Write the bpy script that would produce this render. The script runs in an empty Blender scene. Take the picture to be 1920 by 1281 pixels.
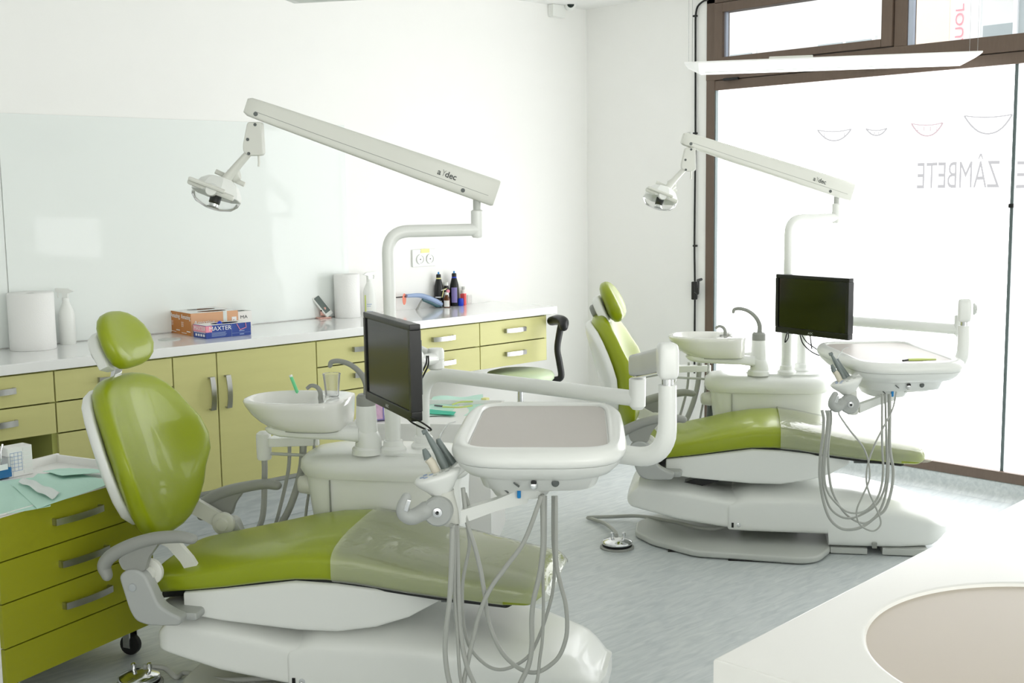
import bpy, bmesh, math, random
from mathutils import Vector, Matrix
random.seed(7)
PI = math.pi
scene = bpy.context.scene
COL = scene.collection

# ------------------------------------------------------------------ camera
YAW, PITCH, ROLL, F = math.radians(46.5122), math.radians(-7.0666), math.radians(-0.7927), 2220.83
CAM = Vector((-6.027, -5.583, 1.62))
_d = Vector((math.cos(YAW)*math.cos(PITCH), math.sin(YAW)*math.cos(PITCH), math.sin(PITCH)))
_r0 = _d.cross(Vector((0, 0, 1))).normalized(); _u0 = _r0.cross(_d)
_r = _r0*math.cos(ROLL) + _u0*math.sin(ROLL)
_u = _u0*math.cos(ROLL) - _r0*math.sin(ROLL)
cd = bpy.data.cameras.new('camera'); cam = bpy.data.objects.new('camera', cd); COL.objects.link(cam)
cd.sensor_fit = 'HORIZONTAL'; cd.sensor_width = 36.0; cd.lens = F*36.0/1920
cd.clip_start = 0.05; cd.clip_end = 200
m3 = Matrix((_r, _u, -_d)).transposed()
cam.matrix_world = Matrix.Translation(CAM) @ m3.to_4x4()
scene.camera = cam

# ------------------------------------------------------------------ light / exposure
scene.view_settings.view_transform = 'Standard'
scene.view_settings.look = 'None'
scene.view_settings.gamma = 1.0
scene.view_settings.use_curve_mapping = False
scene.view_settings.exposure = 0.12
PANE_LIGHT = 4.3          # daylight coming through the frosted film
SKY_LIGHT = 1.9
world = bpy.data.worlds.new('overcast_sky'); scene.world = world; world.use_nodes = True
wb = world.node_tree.nodes['Background']; wb.inputs[0].default_value = (0.93, 0.97, 1.0, 1); wb.inputs[1].default_value = SKY_LIGHT
def area(name, loc, rot, sx, sy, power, col=(1, 1, 1)):
    l = bpy.data.lights.new(name, 'AREA'); l.shape = 'RECTANGLE'; l.size = sx; l.size_y = sy; l.energy = power; l.color = col
    o = bpy.data.objects.new(name, l); COL.objects.link(o); o.location = loc; o.rotation_euler = rot
    return o
area('added_fill_front', (-5.2, -9.9, 1.5), (PI/2, 0, 0), 5.0, 2.4, 135, (1.0, 0.99, 0.97))  # added fill lamp before the unseen end wall, no window there
area('added_fill_rear', (-7.9, -6.5, 1.6), (PI/2, 0, -PI/2), 4.0, 2.2, 18, (1.0, 0.99, 0.97))  # weak fill lamp added behind the camera, stands for no real source
try:
    scene.cycles.use_denoising = True
    scene.cycles.max_bounces = 10; scene.cycles.diffuse_bounces = 6; scene.cycles.transparent_max_bounces = 12
    scene.cycles.sample_clamp_indirect = 6
except Exception: pass

# ------------------------------------------------------------------ picture geometry used for measuring positions
def ray(x, y): return _d + _r*((x-960)/F) + _u*((640.5-y)/F)
def PD(x, y, dep): return CAM + ray(x, y)*dep
def PZ(x, y, z): v = ray(x, y); return CAM + v*((z-CAM.z)/v.z)
def PY(x, y, Y): v = ray(x, y); return CAM + v*((Y-CAM.y)/v.y)
def PX(x, y, X): v = ray(x, y); return CAM + v*((X-CAM.x)/v.x)

# ------------------------------------------------------------------ materials
def s2l(c): c /= 255.0; return c/12.92 if c <= 0.04045 else ((c+0.055)/1.055)**2.4
def lin(rgb): return tuple(s2l(c) for c in rgb) + (1,)
def mat(name, rgb, rough=0.5, metal=0.0, coat=0.0, var=0.03, vscale=6.0, bump=0.0, bscale=80.0, spec=0.5, stretch=(1, 1, 1), emit=0.0, ecol=None, trans=0.0, ior=1.45, alpha=1.0):
    m = bpy.data.materials.new(name); m.use_nodes = True; nt = m.node_tree; b = nt.nodes['Principled BSDF']
    L = nt.links.new
    tc = nt.nodes.new('ShaderNodeTexCoord'); mp = nt.nodes.new('ShaderNodeMapping'); mp.inputs['Scale'].default_value = stretch
    L(tc.outputs['Object'], mp.inputs['Vector'])
    nz = nt.nodes.new('ShaderNodeTexNoise'); nz.inputs['Scale'].default_value = vscale; nz.inputs['Detail'].default_value = 4
    L(mp.outputs[0], nz.inputs['Vector'])
    c = lin(rgb)
    mx = nt.nodes.new('ShaderNodeMix'); mx.data_type = 'RGBA'
    mx.inputs[6].default_value = tuple(max(0, k*(1-var)) for k in c[:3])+(1,)
    mx.inputs[7].default_value = tuple(min(1, k*(1+var)) for k in c[:3])+(1,)
    L(nz.outputs['Fac'], mx.inputs[0]); L(mx.outputs[2], b.inputs['Base Color'])
    b.inputs['Roughness'].default_value = rough; b.inputs['Metallic'].default_value = metal
    b.inputs['Specular IOR Level'].default_value = spec; b.inputs['Coat Weight'].default_value = coat; b.inputs['Coat Roughness'].default_value = 0.05
    b.inputs['Transmission Weight'].default_value = trans; b.inputs['IOR'].default_value = ior; b.inputs['Alpha'].default_value = alpha
    if emit: b.inputs['Emission Color'].default_value = ecol or c; b.inputs['Emission Strength'].default_value = emit
    if bump:
        n2 = nt.nodes.new('ShaderNodeTexNoise'); n2.inputs['Scale'].default_value = bscale; n2.inputs['Detail'].default_value = 3
        L(mp.outputs[0], n2.inputs['Vector'])
        bp = nt.nodes.new('ShaderNodeBump'); bp.inputs['Strength'].default_value = bump; bp.inputs['Distance'].default_value = 0.004
        L(n2.outputs['Fac'], bp.inputs['Height']); L(bp.outputs[0], b.inputs['Normal'])
    return m
def clear_mat(name, rgb=(255, 255, 255), gloss=0.08, rough=0.05, tint=0.95, bump=0.0, ior=1.45):
    m = bpy.data.materials.new(name); m.use_nodes = True; nt = m.node_tree; nt.nodes.clear(); L = nt.links.new
    out = nt.nodes.new('ShaderNodeOutputMaterial'); tr = nt.nodes.new('ShaderNodeBsdfTransparent'); gl = nt.nodes.new('ShaderNodeBsdfGlossy')
    c = lin(rgb); tr.inputs[0].default_value = (c[0]*tint, c[1]*tint, c[2]*tint, 1); gl.inputs['Roughness'].default_value = rough
    fr = nt.nodes.new('ShaderNodeFresnel'); fr.inputs[0].default_value = ior
    ad = nt.nodes.new('ShaderNodeMath'); ad.operation = 'ADD'; ad.inputs[1].default_value = gloss; L(fr.outputs[0], ad.inputs[0])
    mx = nt.nodes.new('ShaderNodeMixShader'); L(ad.outputs[0], mx.inputs[0]); L(tr.outputs[0], mx.inputs[1]); L(gl.outputs[0], mx.inputs[2]); L(mx.outputs[0], out.inputs[0])
    if bump:
        nz = nt.nodes.new('ShaderNodeTexNoise'); nz.inputs['Scale'].default_value = 14; bp = nt.nodes.new('ShaderNodeBump'); bp.inputs['Strength'].default_value = bump; bp.inputs['Distance'].default_value = 0.01
        L(nz.outputs['Fac'], bp.inputs['Height']); L(bp.outputs[0], gl.inputs['Normal'])
    return m
def sleeve_mat():
    m = clear_mat('plastic_sleeve', (255, 255, 252), gloss=0.03, rough=0.10, bump=0.3, tint=1.0); nt = m.node_tree; L = nt.links.new
    mx = [n for n in nt.nodes if n.type == 'MIX_SHADER'][0]; tr = [n for n in nt.nodes if n.type == 'BSDF_TRANSPARENT'][0]
    df = nt.nodes.new('ShaderNodeBsdfDiffuse'); df.inputs[0].default_value = (0.86, 0.89, 0.70, 1)
    m2 = nt.nodes.new('ShaderNodeMixShader'); m2.inputs[0].default_value = 0.27  # pale haze, mostly the bright window's reflection put into the colour
    L(tr.outputs[0], m2.inputs[1]); L(df.outputs[0], m2.inputs[2]); L(m2.outputs[0], mx.inputs[1])
    return m
def emit_mat(name, rgb, strength):
    m = bpy.data.materials.new(name); m.use_nodes = True; nt = m.node_tree; nt.nodes.clear(); L = nt.links.new
    out = nt.nodes.new('ShaderNodeOutputMaterial'); e = nt.nodes.new('ShaderNodeEmission'); e.inputs[0].default_value = lin(rgb); e.inputs[1].default_value = strength
    L(e.outputs[0], out.inputs[0]); return m

M = {}
M['wall'] = mat('white_wall_paint', (243, 243, 240), 0.6, var=0.012, bump=0.05, bscale=220)
M['ceil'] = mat('ceiling_paint', (244, 244, 242), 0.8, var=0.01)
M['glasswall'] = mat('backpainted_glass', (234, 239, 236), 0.03, coat=0.0, var=0.006, spec=0.28)
M['counter'] = mat('white_worktop', (240, 241, 240), 0.12, coat=0.4, var=0.01)
M['sinktop'] = mat('solid_surface_white', (236, 235, 230), 0.25, var=0.01)
M['basin'] = mat('beige_basin', (190, 178, 162), 0.35, var=0.02)
M['green_shaded'] = mat('laminate_shaded', (146, 148, 26), 0.42, var=0.05, vscale=3, stretch=(1, 1, 8), bump=0.08, bscale=60)  # the cabinets' laminate again, darkened to carry the shade on the carts
M['green'] = mat('laminate_sheen', (206, 203, 138), 0.42, var=0.05, vscale=3, stretch=(1, 1, 8), bump=0.08, bscale=60)  # same laminate, paled so the cabinets' sheen sits in the colour
M['green_edge'] = mat('lime_edge_band', (186, 190, 110), 0.5, var=0.03)
M['carcass'] = mat('cabinet_inside', (128, 130, 50), 0.6)
M['gapdark'] = mat('joint_dark', (40, 38, 22), 0.7)
M['plinth'] = mat('plinth_grey', (215, 217, 216), 0.4)
M['chrome'] = mat('chrome', (225, 226, 228), 0.12, metal=1.0, var=0.02)
M['brushed'] = mat('brushed_nickel', (190, 190, 188), 0.28, metal=1.0, var=0.06, vscale=30, stretch=(1, 12, 1))
M['vinyl'] = mat('green_upholstery', (146, 160, 24), 0.34, var=0.05, vscale=5, bump=0.05, bscale=260, coat=0.15)
M['white'] = mat('white_plastic', (233, 235, 231), 0.28, var=0.012, coat=0.2)
M['white2'] = mat('warm_white_plastic', (217, 218, 210), 0.32, var=0.015)
M['ceramic'] = mat('white_ceramic', (232, 232, 227), 0.08, coat=0.6, var=0.01)
M['grey'] = mat('grey_plastic', (148, 150, 144), 0.42, var=0.03)
M['bracket'] = mat('bracket_grey', (172, 175, 172), 0.4, var=0.03)
M['lgrey'] = mat('light_grey_plastic', (192, 195, 190), 0.4, var=0.02)
M['dgrey'] = mat('dark_grey_plastic', (92, 98, 96), 0.4, var=0.04)
M['hose'] = mat('grey_hose', (172, 174, 168), 0.4, var=0.03)
M['handpiece'] = mat('handpiece_grey', (118, 128, 126), 0.3, var=0.04)
M['tan'] = mat('ivory_plastic', (214, 208, 190), 0.4)
M['black'] = mat('black_plastic', (18, 20, 19), 0.32, var=0.1)
M['rubber'] = mat('black_rubber', (20, 20, 20), 0.6, var=0.1)
M['screen'] = mat('screen_glass', (10, 15, 14), 0.16, var=0.05, spec=0.6)
M['traymat'] = mat('tray_mat', (196, 190, 184), 0.45, var=0.02)
M['brown'] = mat('window_frame_brown', (104, 88, 76), 0.45, var=0.12, vscale=14, stretch=(1, 6, 1), bump=0.1)
M['gasket'] = mat('gasket', (92, 104, 104), 0.4)
M['spacer'] = mat('spacer_aluminium', (190, 198, 214), 0.3, metal=0.6)
M['film'] = emit_mat('frosted_film_daylight', (250, 251, 252), PANE_LIGHT)
M['filmprint'] = emit_mat('print_on_film', (205, 205, 207), 1.0)
M['filmpink'] = emit_mat('pale_pink_print', (222, 204, 208), 1.0)
M['clear'] = clear_mat('window_glass', gloss=0.0, tint=1.0, rough=0.0)
M['sleeve'] = sleeve_mat()
M['cupclear'] = clear_mat('clear_cup', (254, 254, 254), gloss=0.08, rough=0.3, ior=1.2, tint=0.98)
M['shield'] = clear_mat('clear_lamp_shield', (254, 254, 254), gloss=0.04, rough=0.1, ior=1.12, tint=0.98)
M['paper'] = mat('paper_towel', (240, 240, 238), 0.9, var=0.01, bump=0.3, bscale=150)
M['cloth'] = mat('mint_cloth', (196, 232, 218), 0.85, var=0.04, bump=0.2)
M['mint_dark'] = mat('mint_fold', (70, 190, 160), 0.8)
M['pouch'] = mat('white_pouch', (226, 232, 230), 0.5, var=0.03)
M['bluel'] = mat('blue_liquid', (10, 120, 190), 0.1, var=0.1)
M['orange'] = mat('tan_carton', (194, 124, 56), 0.55, var=0.04)
M['orange2'] = mat('peach_carton', (222, 172, 134), 0.5, var=0.03)
M['blue'] = mat('blue_carton', (50, 74, 152), 0.5, var=0.04)
M['pink'] = mat('pink_print', (236, 150, 168), 0.5)
M['cartonwhite'] = mat('white_carton', (235, 235, 232), 0.55)
M['print_white'] = mat('white_print', (240, 240, 240), 0.6)
M['print_dark'] = mat('dark_print', (60, 64, 66), 0.6)
M['print_logo'] = mat('logo_print', (84, 88, 84), 0.5)
M['cyan'] = mat('cyan_plastic', (10, 130, 200), 0.3)
M['blueplas'] = mat('blue_plastic', (20, 60, 200), 0.35)
M['bluegrey'] = mat('blue_grey_body', (150, 170, 205), 0.3)
M['teal'] = mat('dark_teal_grip', (62, 96, 104), 0.4)
M['red'] = mat('coral_red', (236, 90, 92), 0.4)
M['coral'] = mat('orange_shield', (255, 150, 125), 0.3)
M['yellow'] = mat('yellow_ring', (232, 226, 150), 0.4)
M['purple'] = mat('lilac_label', (140, 130, 190), 0.5, var=0.1, vscale=40)
M['amber'] = mat('amber_glass', (96, 54, 24), 0.1, var=0.1)
M['rose'] = mat('rose_gold', (222, 176, 164), 0.3, metal=0.5)
M['lcd'] = mat('small_lcd', (104, 116, 112), 0.2, var=0.15, vscale=60)
M['limegreen'] = mat('lime_print', (214, 226, 120), 0.5)
M['lime_tube'] = mat('lime_tubing', (206, 220, 130), 0.4)
M['greentip'] = mat('green_tip', (110, 214, 150), 0.4)
M['pinkpack'] = mat('pink_pack', (216, 180, 208), 0.5, var=0.25, vscale=60)
M['stoolgreen'] = mat('pale_green_vinyl', (202, 218, 184), 0.35)
M['facade'] = mat('facade_plaster', (236, 234, 230), 0.8)
M['facadewin'] = mat('facade_window', (176, 184, 184), 0.4)
M['banner'] = mat('banner_peach', (248, 226, 206), 0.7)
M['bannerred'] = mat('banner_red', (240, 150, 158), 0.7)
M['asphalt'] = mat('asphalt', (150, 150, 150), 0.9)
M['opal'] = mat('lamp_housing_white', (244, 244, 243), 0.4)
M['diffuser'] = mat('lamp_diffuser', (222, 226, 222), 0.4)
M['led'] = mat('reflector_silver', (230, 232, 232), 0.1, metal=1.0)
M['lens'] = mat('dark_lens', (26, 40, 34), 0.1)

def floor_mat():
    m = bpy.data.materials.new('marbled_vinyl_floor'); m.use_nodes = True; nt = m.node_tree; b = nt.nodes['Principled BSDF']; L = nt.links.new
    tc = nt.nodes.new('ShaderNodeTexCoord'); mp = nt.nodes.new('ShaderNodeMapping'); mp.inputs['Scale'].default_value = (9, 45, 45); mp.inputs['Rotation'].default_value = (0, 0, 0.0)
    L(tc.outputs['Object'], mp.inputs['Vector'])
    nz = nt.nodes.new('ShaderNodeTexNoise'); nz.inputs['Scale'].default_value = 1.0; nz.inputs['Detail'].default_value = 5; nz.inputs['Distortion'].default_value = 0.8
    L(mp.outputs[0], nz.inputs['Vector'])
    cr = nt.nodes.new('ShaderNodeValToRGB'); e = cr.color_ramp.elements
    e[0].position = 0.3; e[0].color = lin((184, 191, 193)); e[1].position = 0.72; e[1].color = lin((208, 213, 213))
    L(nz.outputs['Fac'], cr.inputs[0]); L(cr.outputs[0], b.inputs['Base Color']); b.inputs['Roughness'].default_value = 0.32
    bp = nt.nodes.new('ShaderNodeBump'); bp.inputs['Strength'].default_value = 0.06; bp.inputs['Distance'].default_value = 0.002
    L(nz.outputs['Fac'], bp.inputs['Height']); L(bp.outputs[0], b.inputs['Normal'])
    return m
M['floor'] = floor_mat()

# ------------------------------------------------------------------ geometry helpers: a shape is (verts, faces)
def join(*gs):
    V, Fc = [], []
    for v, f in gs:
        n = len(V); V += list(v); Fc += [tuple(i+n for i in q) for q in f]
    return V, Fc
def xf(g, m): return [m @ Vector(p) for p in g[0]], g[1]
def from_bm(bm):
    bm.verts.ensure_lookup_table(); V = [v.co.copy() for v in bm.verts]; Fc = [tuple(v.index for v in f.verts) for f in bm.faces]; bm.free(); return V, Fc
def bevel_g(g, r, seg=2, ang=30):
    bm = bmesh.new(); vs = [bm.verts.new(p) for p in g[0]]
    for f in g[1]:
        try: bm.faces.new([vs[i] for i in f])
        except ValueError: pass
    bmesh.ops.recalc_face_normals(bm, faces=bm.faces)
    es = [e for e in bm.edges if len(e.link_faces) == 2 and e.calc_face_angle(0) > math.radians(ang)]
    bmesh.ops.bevel(bm, geom=es, offset=r, segments=seg, profile=0.5, affect='EDGES', clamp_overlap=True)
    bm.verts.index_update(); return from_bm(bm)
def box(c, s, r=0.0, rz=0.0, seg=2):
    c = Vector(c); hx, hy, hz = s[0]/2, s[1]/2, s[2]/2
    V = [Vector((x, y, z)) for z in (-hz, hz) for y in (-hy, hy) for x in (-hx, hx)]
    Fc = [(0, 2, 3, 1), (4, 5, 7, 6), (0, 1, 5, 4), (2, 6, 7, 3), (0, 4, 6, 2), (1, 3, 7, 5)]
    g = (V, Fc)
    if r > 0: g = bevel_g(g, min(r, min(s)*0.49), seg)
    return xf(g, Matrix.Translation(c) @ Matrix.Rotation(rz, 4, 'Z'))
def boxmm(a, b, r=0.0):
    return box([(a[i]+b[i])/2 for i in range(3)], [abs(b[i]-a[i]) for i in range(3)], r)
def obox(c, X, Y, Z, s, r=0.0, seg=2):      # box with explicit axes
    g = box((0, 0, 0), s, r, 0, seg); m = Matrix((Vector(X).normalized(), Vector(Y).normalized(), Vector(Z).normalized())).transposed().to_4x4()
    return xf(g, Matrix.Translation(Vector(c)) @ m)
def catmull(pts, k=6):
    pts = [Vector(p) for p in pts]
    if len(pts) < 3: return pts
    out = []
    P = [pts[0]*2-pts[1]] + pts + [pts[-1]*2-pts[-2]]
    for i in range(1, len(P)-2):
        p0, p1, p2, p3 = P[i-1], P[i], P[i+1], P[i+2]
        for j in range(k):
            t = j/k
            out.append(0.5*((2*p1) + (p2-p0)*t + (2*p0-5*p1+4*p2-p3)*t*t + (3*p1-p0-3*p2+p3)*t**3))
    out.append(pts[-1]); return out
def corner(pts, r, k=6):                    # polyline with rounded corners
    pts = [Vector(p) for p in pts]; out = [pts[0]]
    for i in range(1, len(pts)-1):
        a, b, c = pts[i-1], pts[i], pts[i+1]
        d1 = (a-b); d2 = (c-b); rr = min(r, d1.length*0.49, d2.length*0.49)
        s = b+d1.normalized()*rr; e = b+d2.normalized()*rr
        for j in range(k+1):
            t = j/k; out.append(s*(1-t)**2 + b*2*t*(1-t) + e*t*t)
    out.append(pts[-1]); return out
def tube(path, rad, n=12, cap=True, flat=1.0, up=None, rc=False):
    path = [Vector(p) for p in path]; N = len(path)
    if rc:
        if not isinstance(rad, (list, tuple)): rad = [rad]*2
        full = []
        for i in range(N):
            t = i/(N-1)*(len(rad)-1); j = min(int(t), len(rad)-2); full.append(rad[j]+(rad[j+1]-rad[j])*(t-j))
        a, b = full[0], full[-1]; d0 = (path[0]-path[1]).normalized(); d1 = (path[-1]-path[-2]).normalized(); e0, e1 = path[0], path[-1]
        P0 = [e0+d0*a*math.sin(q) for q in (1.45, 1.1, 0.75, 0.38)]; R0 = [a*math.cos(q) for q in (1.45, 1.1, 0.75, 0.38)]
        P1 = [e1+d1*b*math.sin(q) for q in (0.38, 0.75, 1.1, 1.45)]; R1 = [b*math.cos(q) for q in (0.38, 0.75, 1.1, 1.45)]
        path = P0+path+P1; rad = R0+full+R1; N = len(path)
    if not isinstance(rad, (list, tuple)): rad = [rad]*N
    elif len(rad) != N:
        rr = rad; rad = []
        for i in range(N):
            t = i/(N-1)*(len(rr)-1); j = min(int(t), len(rr)-2); rad.append(rr[j]+(rr[j+1]-rr[j])*(t-j))
    V, Fc = [], []
    t0 = (path[1]-path[0]).normalized(); ref = Vector(up) if up else (Vector((0, 0, 1)) if abs(t0.z) < 0.9 else Vector((1, 0, 0)))
    nrm = (ref - t0*ref.dot(t0)).normalized()
    for i in range(N):
        t = (path[min(i+1, N-1)]-path[max(i-1, 0)]).normalized()
        nrm = (nrm - t*nrm.dot(t)); nrm = nrm.normalized() if nrm.length > 1e-6 else Vector((0, 0, 1))
        bn = t.cross(nrm)
        for j in range(n):
            a = 2*PI*j/n; V.append(path[i] + nrm*(math.cos(a)*rad[i]*flat) + bn*(math.sin(a)*rad[i]))
    for i in range(N-1):
        for j in range(n): Fc.append((i*n+j, i*n+(j+1) % n, (i+1)*n+(j+1) % n, (i+1)*n+j))
    if cap: Fc.append(tuple(range(n-1, -1, -1))); Fc.append(tuple((N-1)*n+j for j in range(n)))
    return V, Fc
def lathe(prof, n=24, m=None, cap=True):
    V, Fc = [], []
    for r, z in prof:
        for j in range(n): a = 2*PI*j/n; V.append(Vector((r*math.cos(a), r*math.sin(a), z)))
    for i in range(len(prof)-1):
        for j in range(n): Fc.append((i*n+j, i*n+(j+1) % n, (i+1)*n+(j+1) % n, (i+1)*n+j))
    if cap:
        if prof[0][0] > 1e-5: Fc.append(tuple(range(n-1, -1, -1)))
        if prof[-1][0] > 1e-5: Fc.append(tuple((len(prof)-1)*n+j for j in range(n)))
    g = (V, Fc); return xf(g, m) if m is not None else g
def T(p): return Matrix.Translation(Vector(p))
def axis_m(p, zdir, xdir=None):
    z = Vector(zdir).normalized(); x = Vector(xdir) if xdir else (Vector((0, 0, 1)) if abs(z.z) < 0.9 else Vector((1, 0, 0)))
    x = (x - z*x.dot(z)).normalized(); y = z.cross(x)
    return T(p) @ Matrix((x, y, z)).transposed().to_4x4()
def loft(rings, cap=True):
    n = len(rings[0]); V = [Vector(p) for r in rings for p in r]; Fc = []
    for i in range(len(rings)-1):
        for j in range(n): Fc.append((i*n+j, i*n+(j+1) % n, (i+1)*n+(j+1) % n, (i+1)*n+j))
    if cap: Fc.append(tuple(range(n-1, -1, -1))); Fc.append(tuple((len(rings)-1)*n+j for j in range(n)))
    return V, Fc
def se(t, e):                                # superellipse point
    c, s = math.cos(t), math.sin(t)
    return math.copysign(abs(c)**(2/e), c), math.copysign(abs(s)**(2/e), s)
def sloft(st, n=32, e=4.0, r0=0.0, r1=0.0, k=5, fn=None, cr=0.0):
    """stations (u, cv, hv, wlow, whigh) along local u, rounded-rect cross-sections, rounded ends"""
    S = [list(s) for s in st]
    def interp(u):
        for i in range(len(S)-1):
            if S[i][0] <= u <= S[i+1][0] or i == len(S)-2:
                t = (u-S[i][0])/(S[i+1][0]-S[i][0]); return [S[i][q]+(S[i+1][q]-S[i][q])*t for q in range(5)]
    out = []
    for a in range(k, 0, -1):
        if r0 > 0:
            th = a/k*PI/2; u = S[0][0]+r0*(1-math.sin(th)); s = interp(u); s[0] = u; sh = r0*(1-math.cos(th)); out.append((s, sh))
    us = [s[0] for s in S if S[0][0]+r0 <= s[0] <= S[-1][0]-r1]
    if r0 == 0 and S[0][0] not in us: us = [S[0][0]]+us
    else: us = [S[0][0]+r0]+[u for u in us if u > S[0][0]+r0+1e-6]
    if us[-1] < S[-1][0]-r1-1e-6: us.append(S[-1][0]-r1)
    for u in us: s = interp(u); s[0] = u; out.append((s, 0))
    if r1 > 0:
        for a in range(1, k+1):
            th = a/k*PI/2; u = S[-1][0]-r1*(1-math.sin(th)); s = interp(u); s[0] = u; sh = r1*(1-math.cos(th)); out.append((s, sh))
    rings = []
    for s, sh in out:
        hw = (s[4]-s[3])/2; cw = (s[4]+s[3])/2; hv = max(s[2]-sh, 0.004); hh = max(hw-min(sh, hw*0.8), 0.002)
        ring = []
        for j in range(n):
            y, z = se(2*PI*(j+0.5)/n, e); p = Vector((s[0], s[1]+y*hv, cw+z*hh))
            if fn: p = fn(p, s, y, z)
            ring.append(p)
        rings.append(ring)
    return loft(rings)
def prism(poly, d0, d1, axis='v', r=0.0, seg=2):
    """polygon in (a,b) extruded along third axis; axis 'v': (u,w) polygon extruded in v ; 'w': (u,v) extruded in w"""
    n = len(poly); V = []
    for d in (d0, d1):
        for a, b in poly: V.append(Vector((a, d, b)) if axis == 'v' else (Vector((a, b, d)) if axis == 'w' else Vector((d, a, b))))
    Fc = [tuple(range(n)), tuple(range(2*n-1, n-1, -1))] + [(i, i+n, (i+1) % n+n, (i+1) % n) for i in range(n)]
    g = (V, Fc)
    return bevel_g(g, r, seg) if r else g
def rpoly(poly, r, k=4):                     # round a 2D polygon's corners
    n = len(poly); out = []
    for i in range(n):
        a, b, c = Vector(poly[i-1]), Vector(poly[i]), Vector(poly[(i+1) % n])
        rr = min(r, (a-b).length*0.45, (c-b).length*0.45); s = b+(a-b).normalized()*rr; e = b+(c-b).normalized()*rr
        for j in range(k+1):
            t = j/k; q = s*(1-t)**2+b*2*t*(1-t)+e*t*t; out.append((q.x, q.y))
    return out

def link_mesh(name, g, m, parent=None, ang=35, inv=None):
    V, Fc = g
    if inv is not None: V = [inv @ Vector(p) for p in V]
    me = bpy.data.meshes.new(name); me.from_pydata([tuple(v) for v in V], [], Fc)
    bm = bmesh.new(); bm.from_mesh(me); bmesh.ops.remove_doubles(bm, verts=bm.verts, dist=1e-5); bmesh.ops.recalc_face_normals(bm, faces=bm.faces); bm.to_mesh(me); bm.free()
    me.update()
    if ang:
        for p in me.polygons: p.use_smooth = True
        me.set_sharp_from_angle(angle=math.radians(ang))
    me.materials.append(M[m] if isinstance(m, str) else m)
    o = bpy.data.objects.new(name, me); COL.objects.link(o)
    if ang and ang < 45:
        w = o.modifiers.new('normals', 'WEIGHTED_NORMAL'); w.keep_sharp = True
    if parent is not None: o.parent = parent
    return o
class Thing:
    """an Empty at the thing's base; parts are given in world coordinates (world=True) or in the thing's own frame"""
    def __init__(s, name, label, cat, loc=(0, 0, 0), rz=0.0, group=None, kind=None):
        s.e = bpy.data.objects.new(name, None); COL.objects.link(s.e); s.e.empty_display_size = 0.05
        s.e.location = loc; s.e.rotation_euler = (0, 0, rz)
        s.m = T(loc) @ Matrix.Rotation(rz, 4, 'Z'); s.inv = s.m.inverted()
        if kind: s.e['kind'] = kind
        if label: s.e['label'] = label
        if cat: s.e['category'] = cat
        if group: s.e['group'] = group
    def p(s, name, g, m, parent=None, world=False, ang=35, label=None):
        o = link_mesh(name, g, m, parent or s.e, ang, s.inv if world else None)
        if label: o['label'] = label
        return o
def single(name, label, cat, g, m, group=None, loc=None, ang=35):
    loc = Vector(loc) if loc is not None else Vector((sum(v[0] for v in g[0])/len(g[0]), sum(v[1] for v in g[0])/len(g[0]), min(v[2] for v in g[0])))
    o = link_mesh(name, ([Vector(v)-loc for v in g[0]], g[1]), m, None, ang); o.location = loc
    o['label'] = label; o['category'] = cat
    if group: o['group'] = group
    return o
def struct(name, g, m, parent=None, ang=35):
    o = link_mesh(name, g, m, parent, ang)
    if parent is None: o['kind'] = 'structure'
    return o
def text_g(body, size, origin, xdir, ydir, depth=0.0006, sx=1.0, align='LEFT', bold=0.0):
    cu = bpy.data.curves.new('lettering', 'FONT'); cu.body = body; cu.size = size; cu.extrude = depth; cu.align_x = align; cu.resolution_u = 3; cu.offset = bold
    o = bpy.data.objects.new('lettering', cu); me = bpy.data.meshes.new_from_object(o)
    V = [v.co.copy() for v in me.vertices]; Fc = [tuple(p.vertices) for p in me.polygons]
    bpy.data.objects.remove(o); bpy.data.curves.remove(cu); bpy.data.meshes.remove(me)
    X = Vector(xdir).normalized(); Y = Vector(ydir).normalized(); Z = X.cross(Y)
    m = T(origin) @ Matrix((X*sx, Y, Z)).transposed().to_4x4()
    return xf((V, Fc), m)

# ================================================================== ROOM SHELL
XL, YB, H = -8.2, -10.0, 2.85
struct('floor', boxmm((XL, YB, -0.06), (0.12, 0, 0)), 'floor')
struct('ceiling', boxmm((XL, YB, H), (0.12, 0.12, H+0.1)), 'ceil')
wl = struct('wall_left', boxmm((XL, 0, -0.06), (0.12, 0.12, H)), 'wall')
struct('wall_front', boxmm((XL, YB-0.12, -0.06), (0.12, YB, H)), 'wall')
struct('wall_back', boxmm((XL-0.12, YB, -0.06), (XL, 0.12, H)), 'wall')
# window wall (x = 0): short return by the corner, then the shop window
WY = -0.925
struct('wall_right', boxmm((0, WY, -0.06), (0.12, 0, H)), 'wall')
struct('trim_1', boxmm((0.0, WY-0.09, 0.0), (0.12, WY, H)), 'wall')            # bright reveal strip
struct('wall_right.001', boxmm((0, -7.7, -0.06), (0.12, -4.2, H)), 'wall')
struct('wall_right.002', boxmm((0, YB, -0.06), (0.12, -9.6, H)), 'wall')
struct('wall_right.003', join(boxmm((0, -9.6, -0.06), (0.12, -7.7, 0.95)), boxmm((0, -9.6, 1.42), (0.12, -7.7, 2.18)), boxmm((0, -9.6, 2.56), (0.12, -7.7, H))), 'wall')
W2 = bpy.data.objects.new('window_2', None); COL.objects.link(W2); W2['kind'] = 'structure'
struct('frosted_pane', boxmm((0.02, -9.6, 0.95), (0.03, -7.7, 1.42)), 'film', W2)
struct('clear_pane', boxmm((0.02, -9.6, 2.18), (0.03, -7.7, 2.56)), 'clear', W2)
struct('baseboard_left', boxmm((XL, -0.012, 0.001), (0, -0.001, 0.09)), 'floor')
struct('baseboard_return', boxmm((-0.012, WY, 0.001), (-0.001, -0.013, 0.09)), 'floor')
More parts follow.
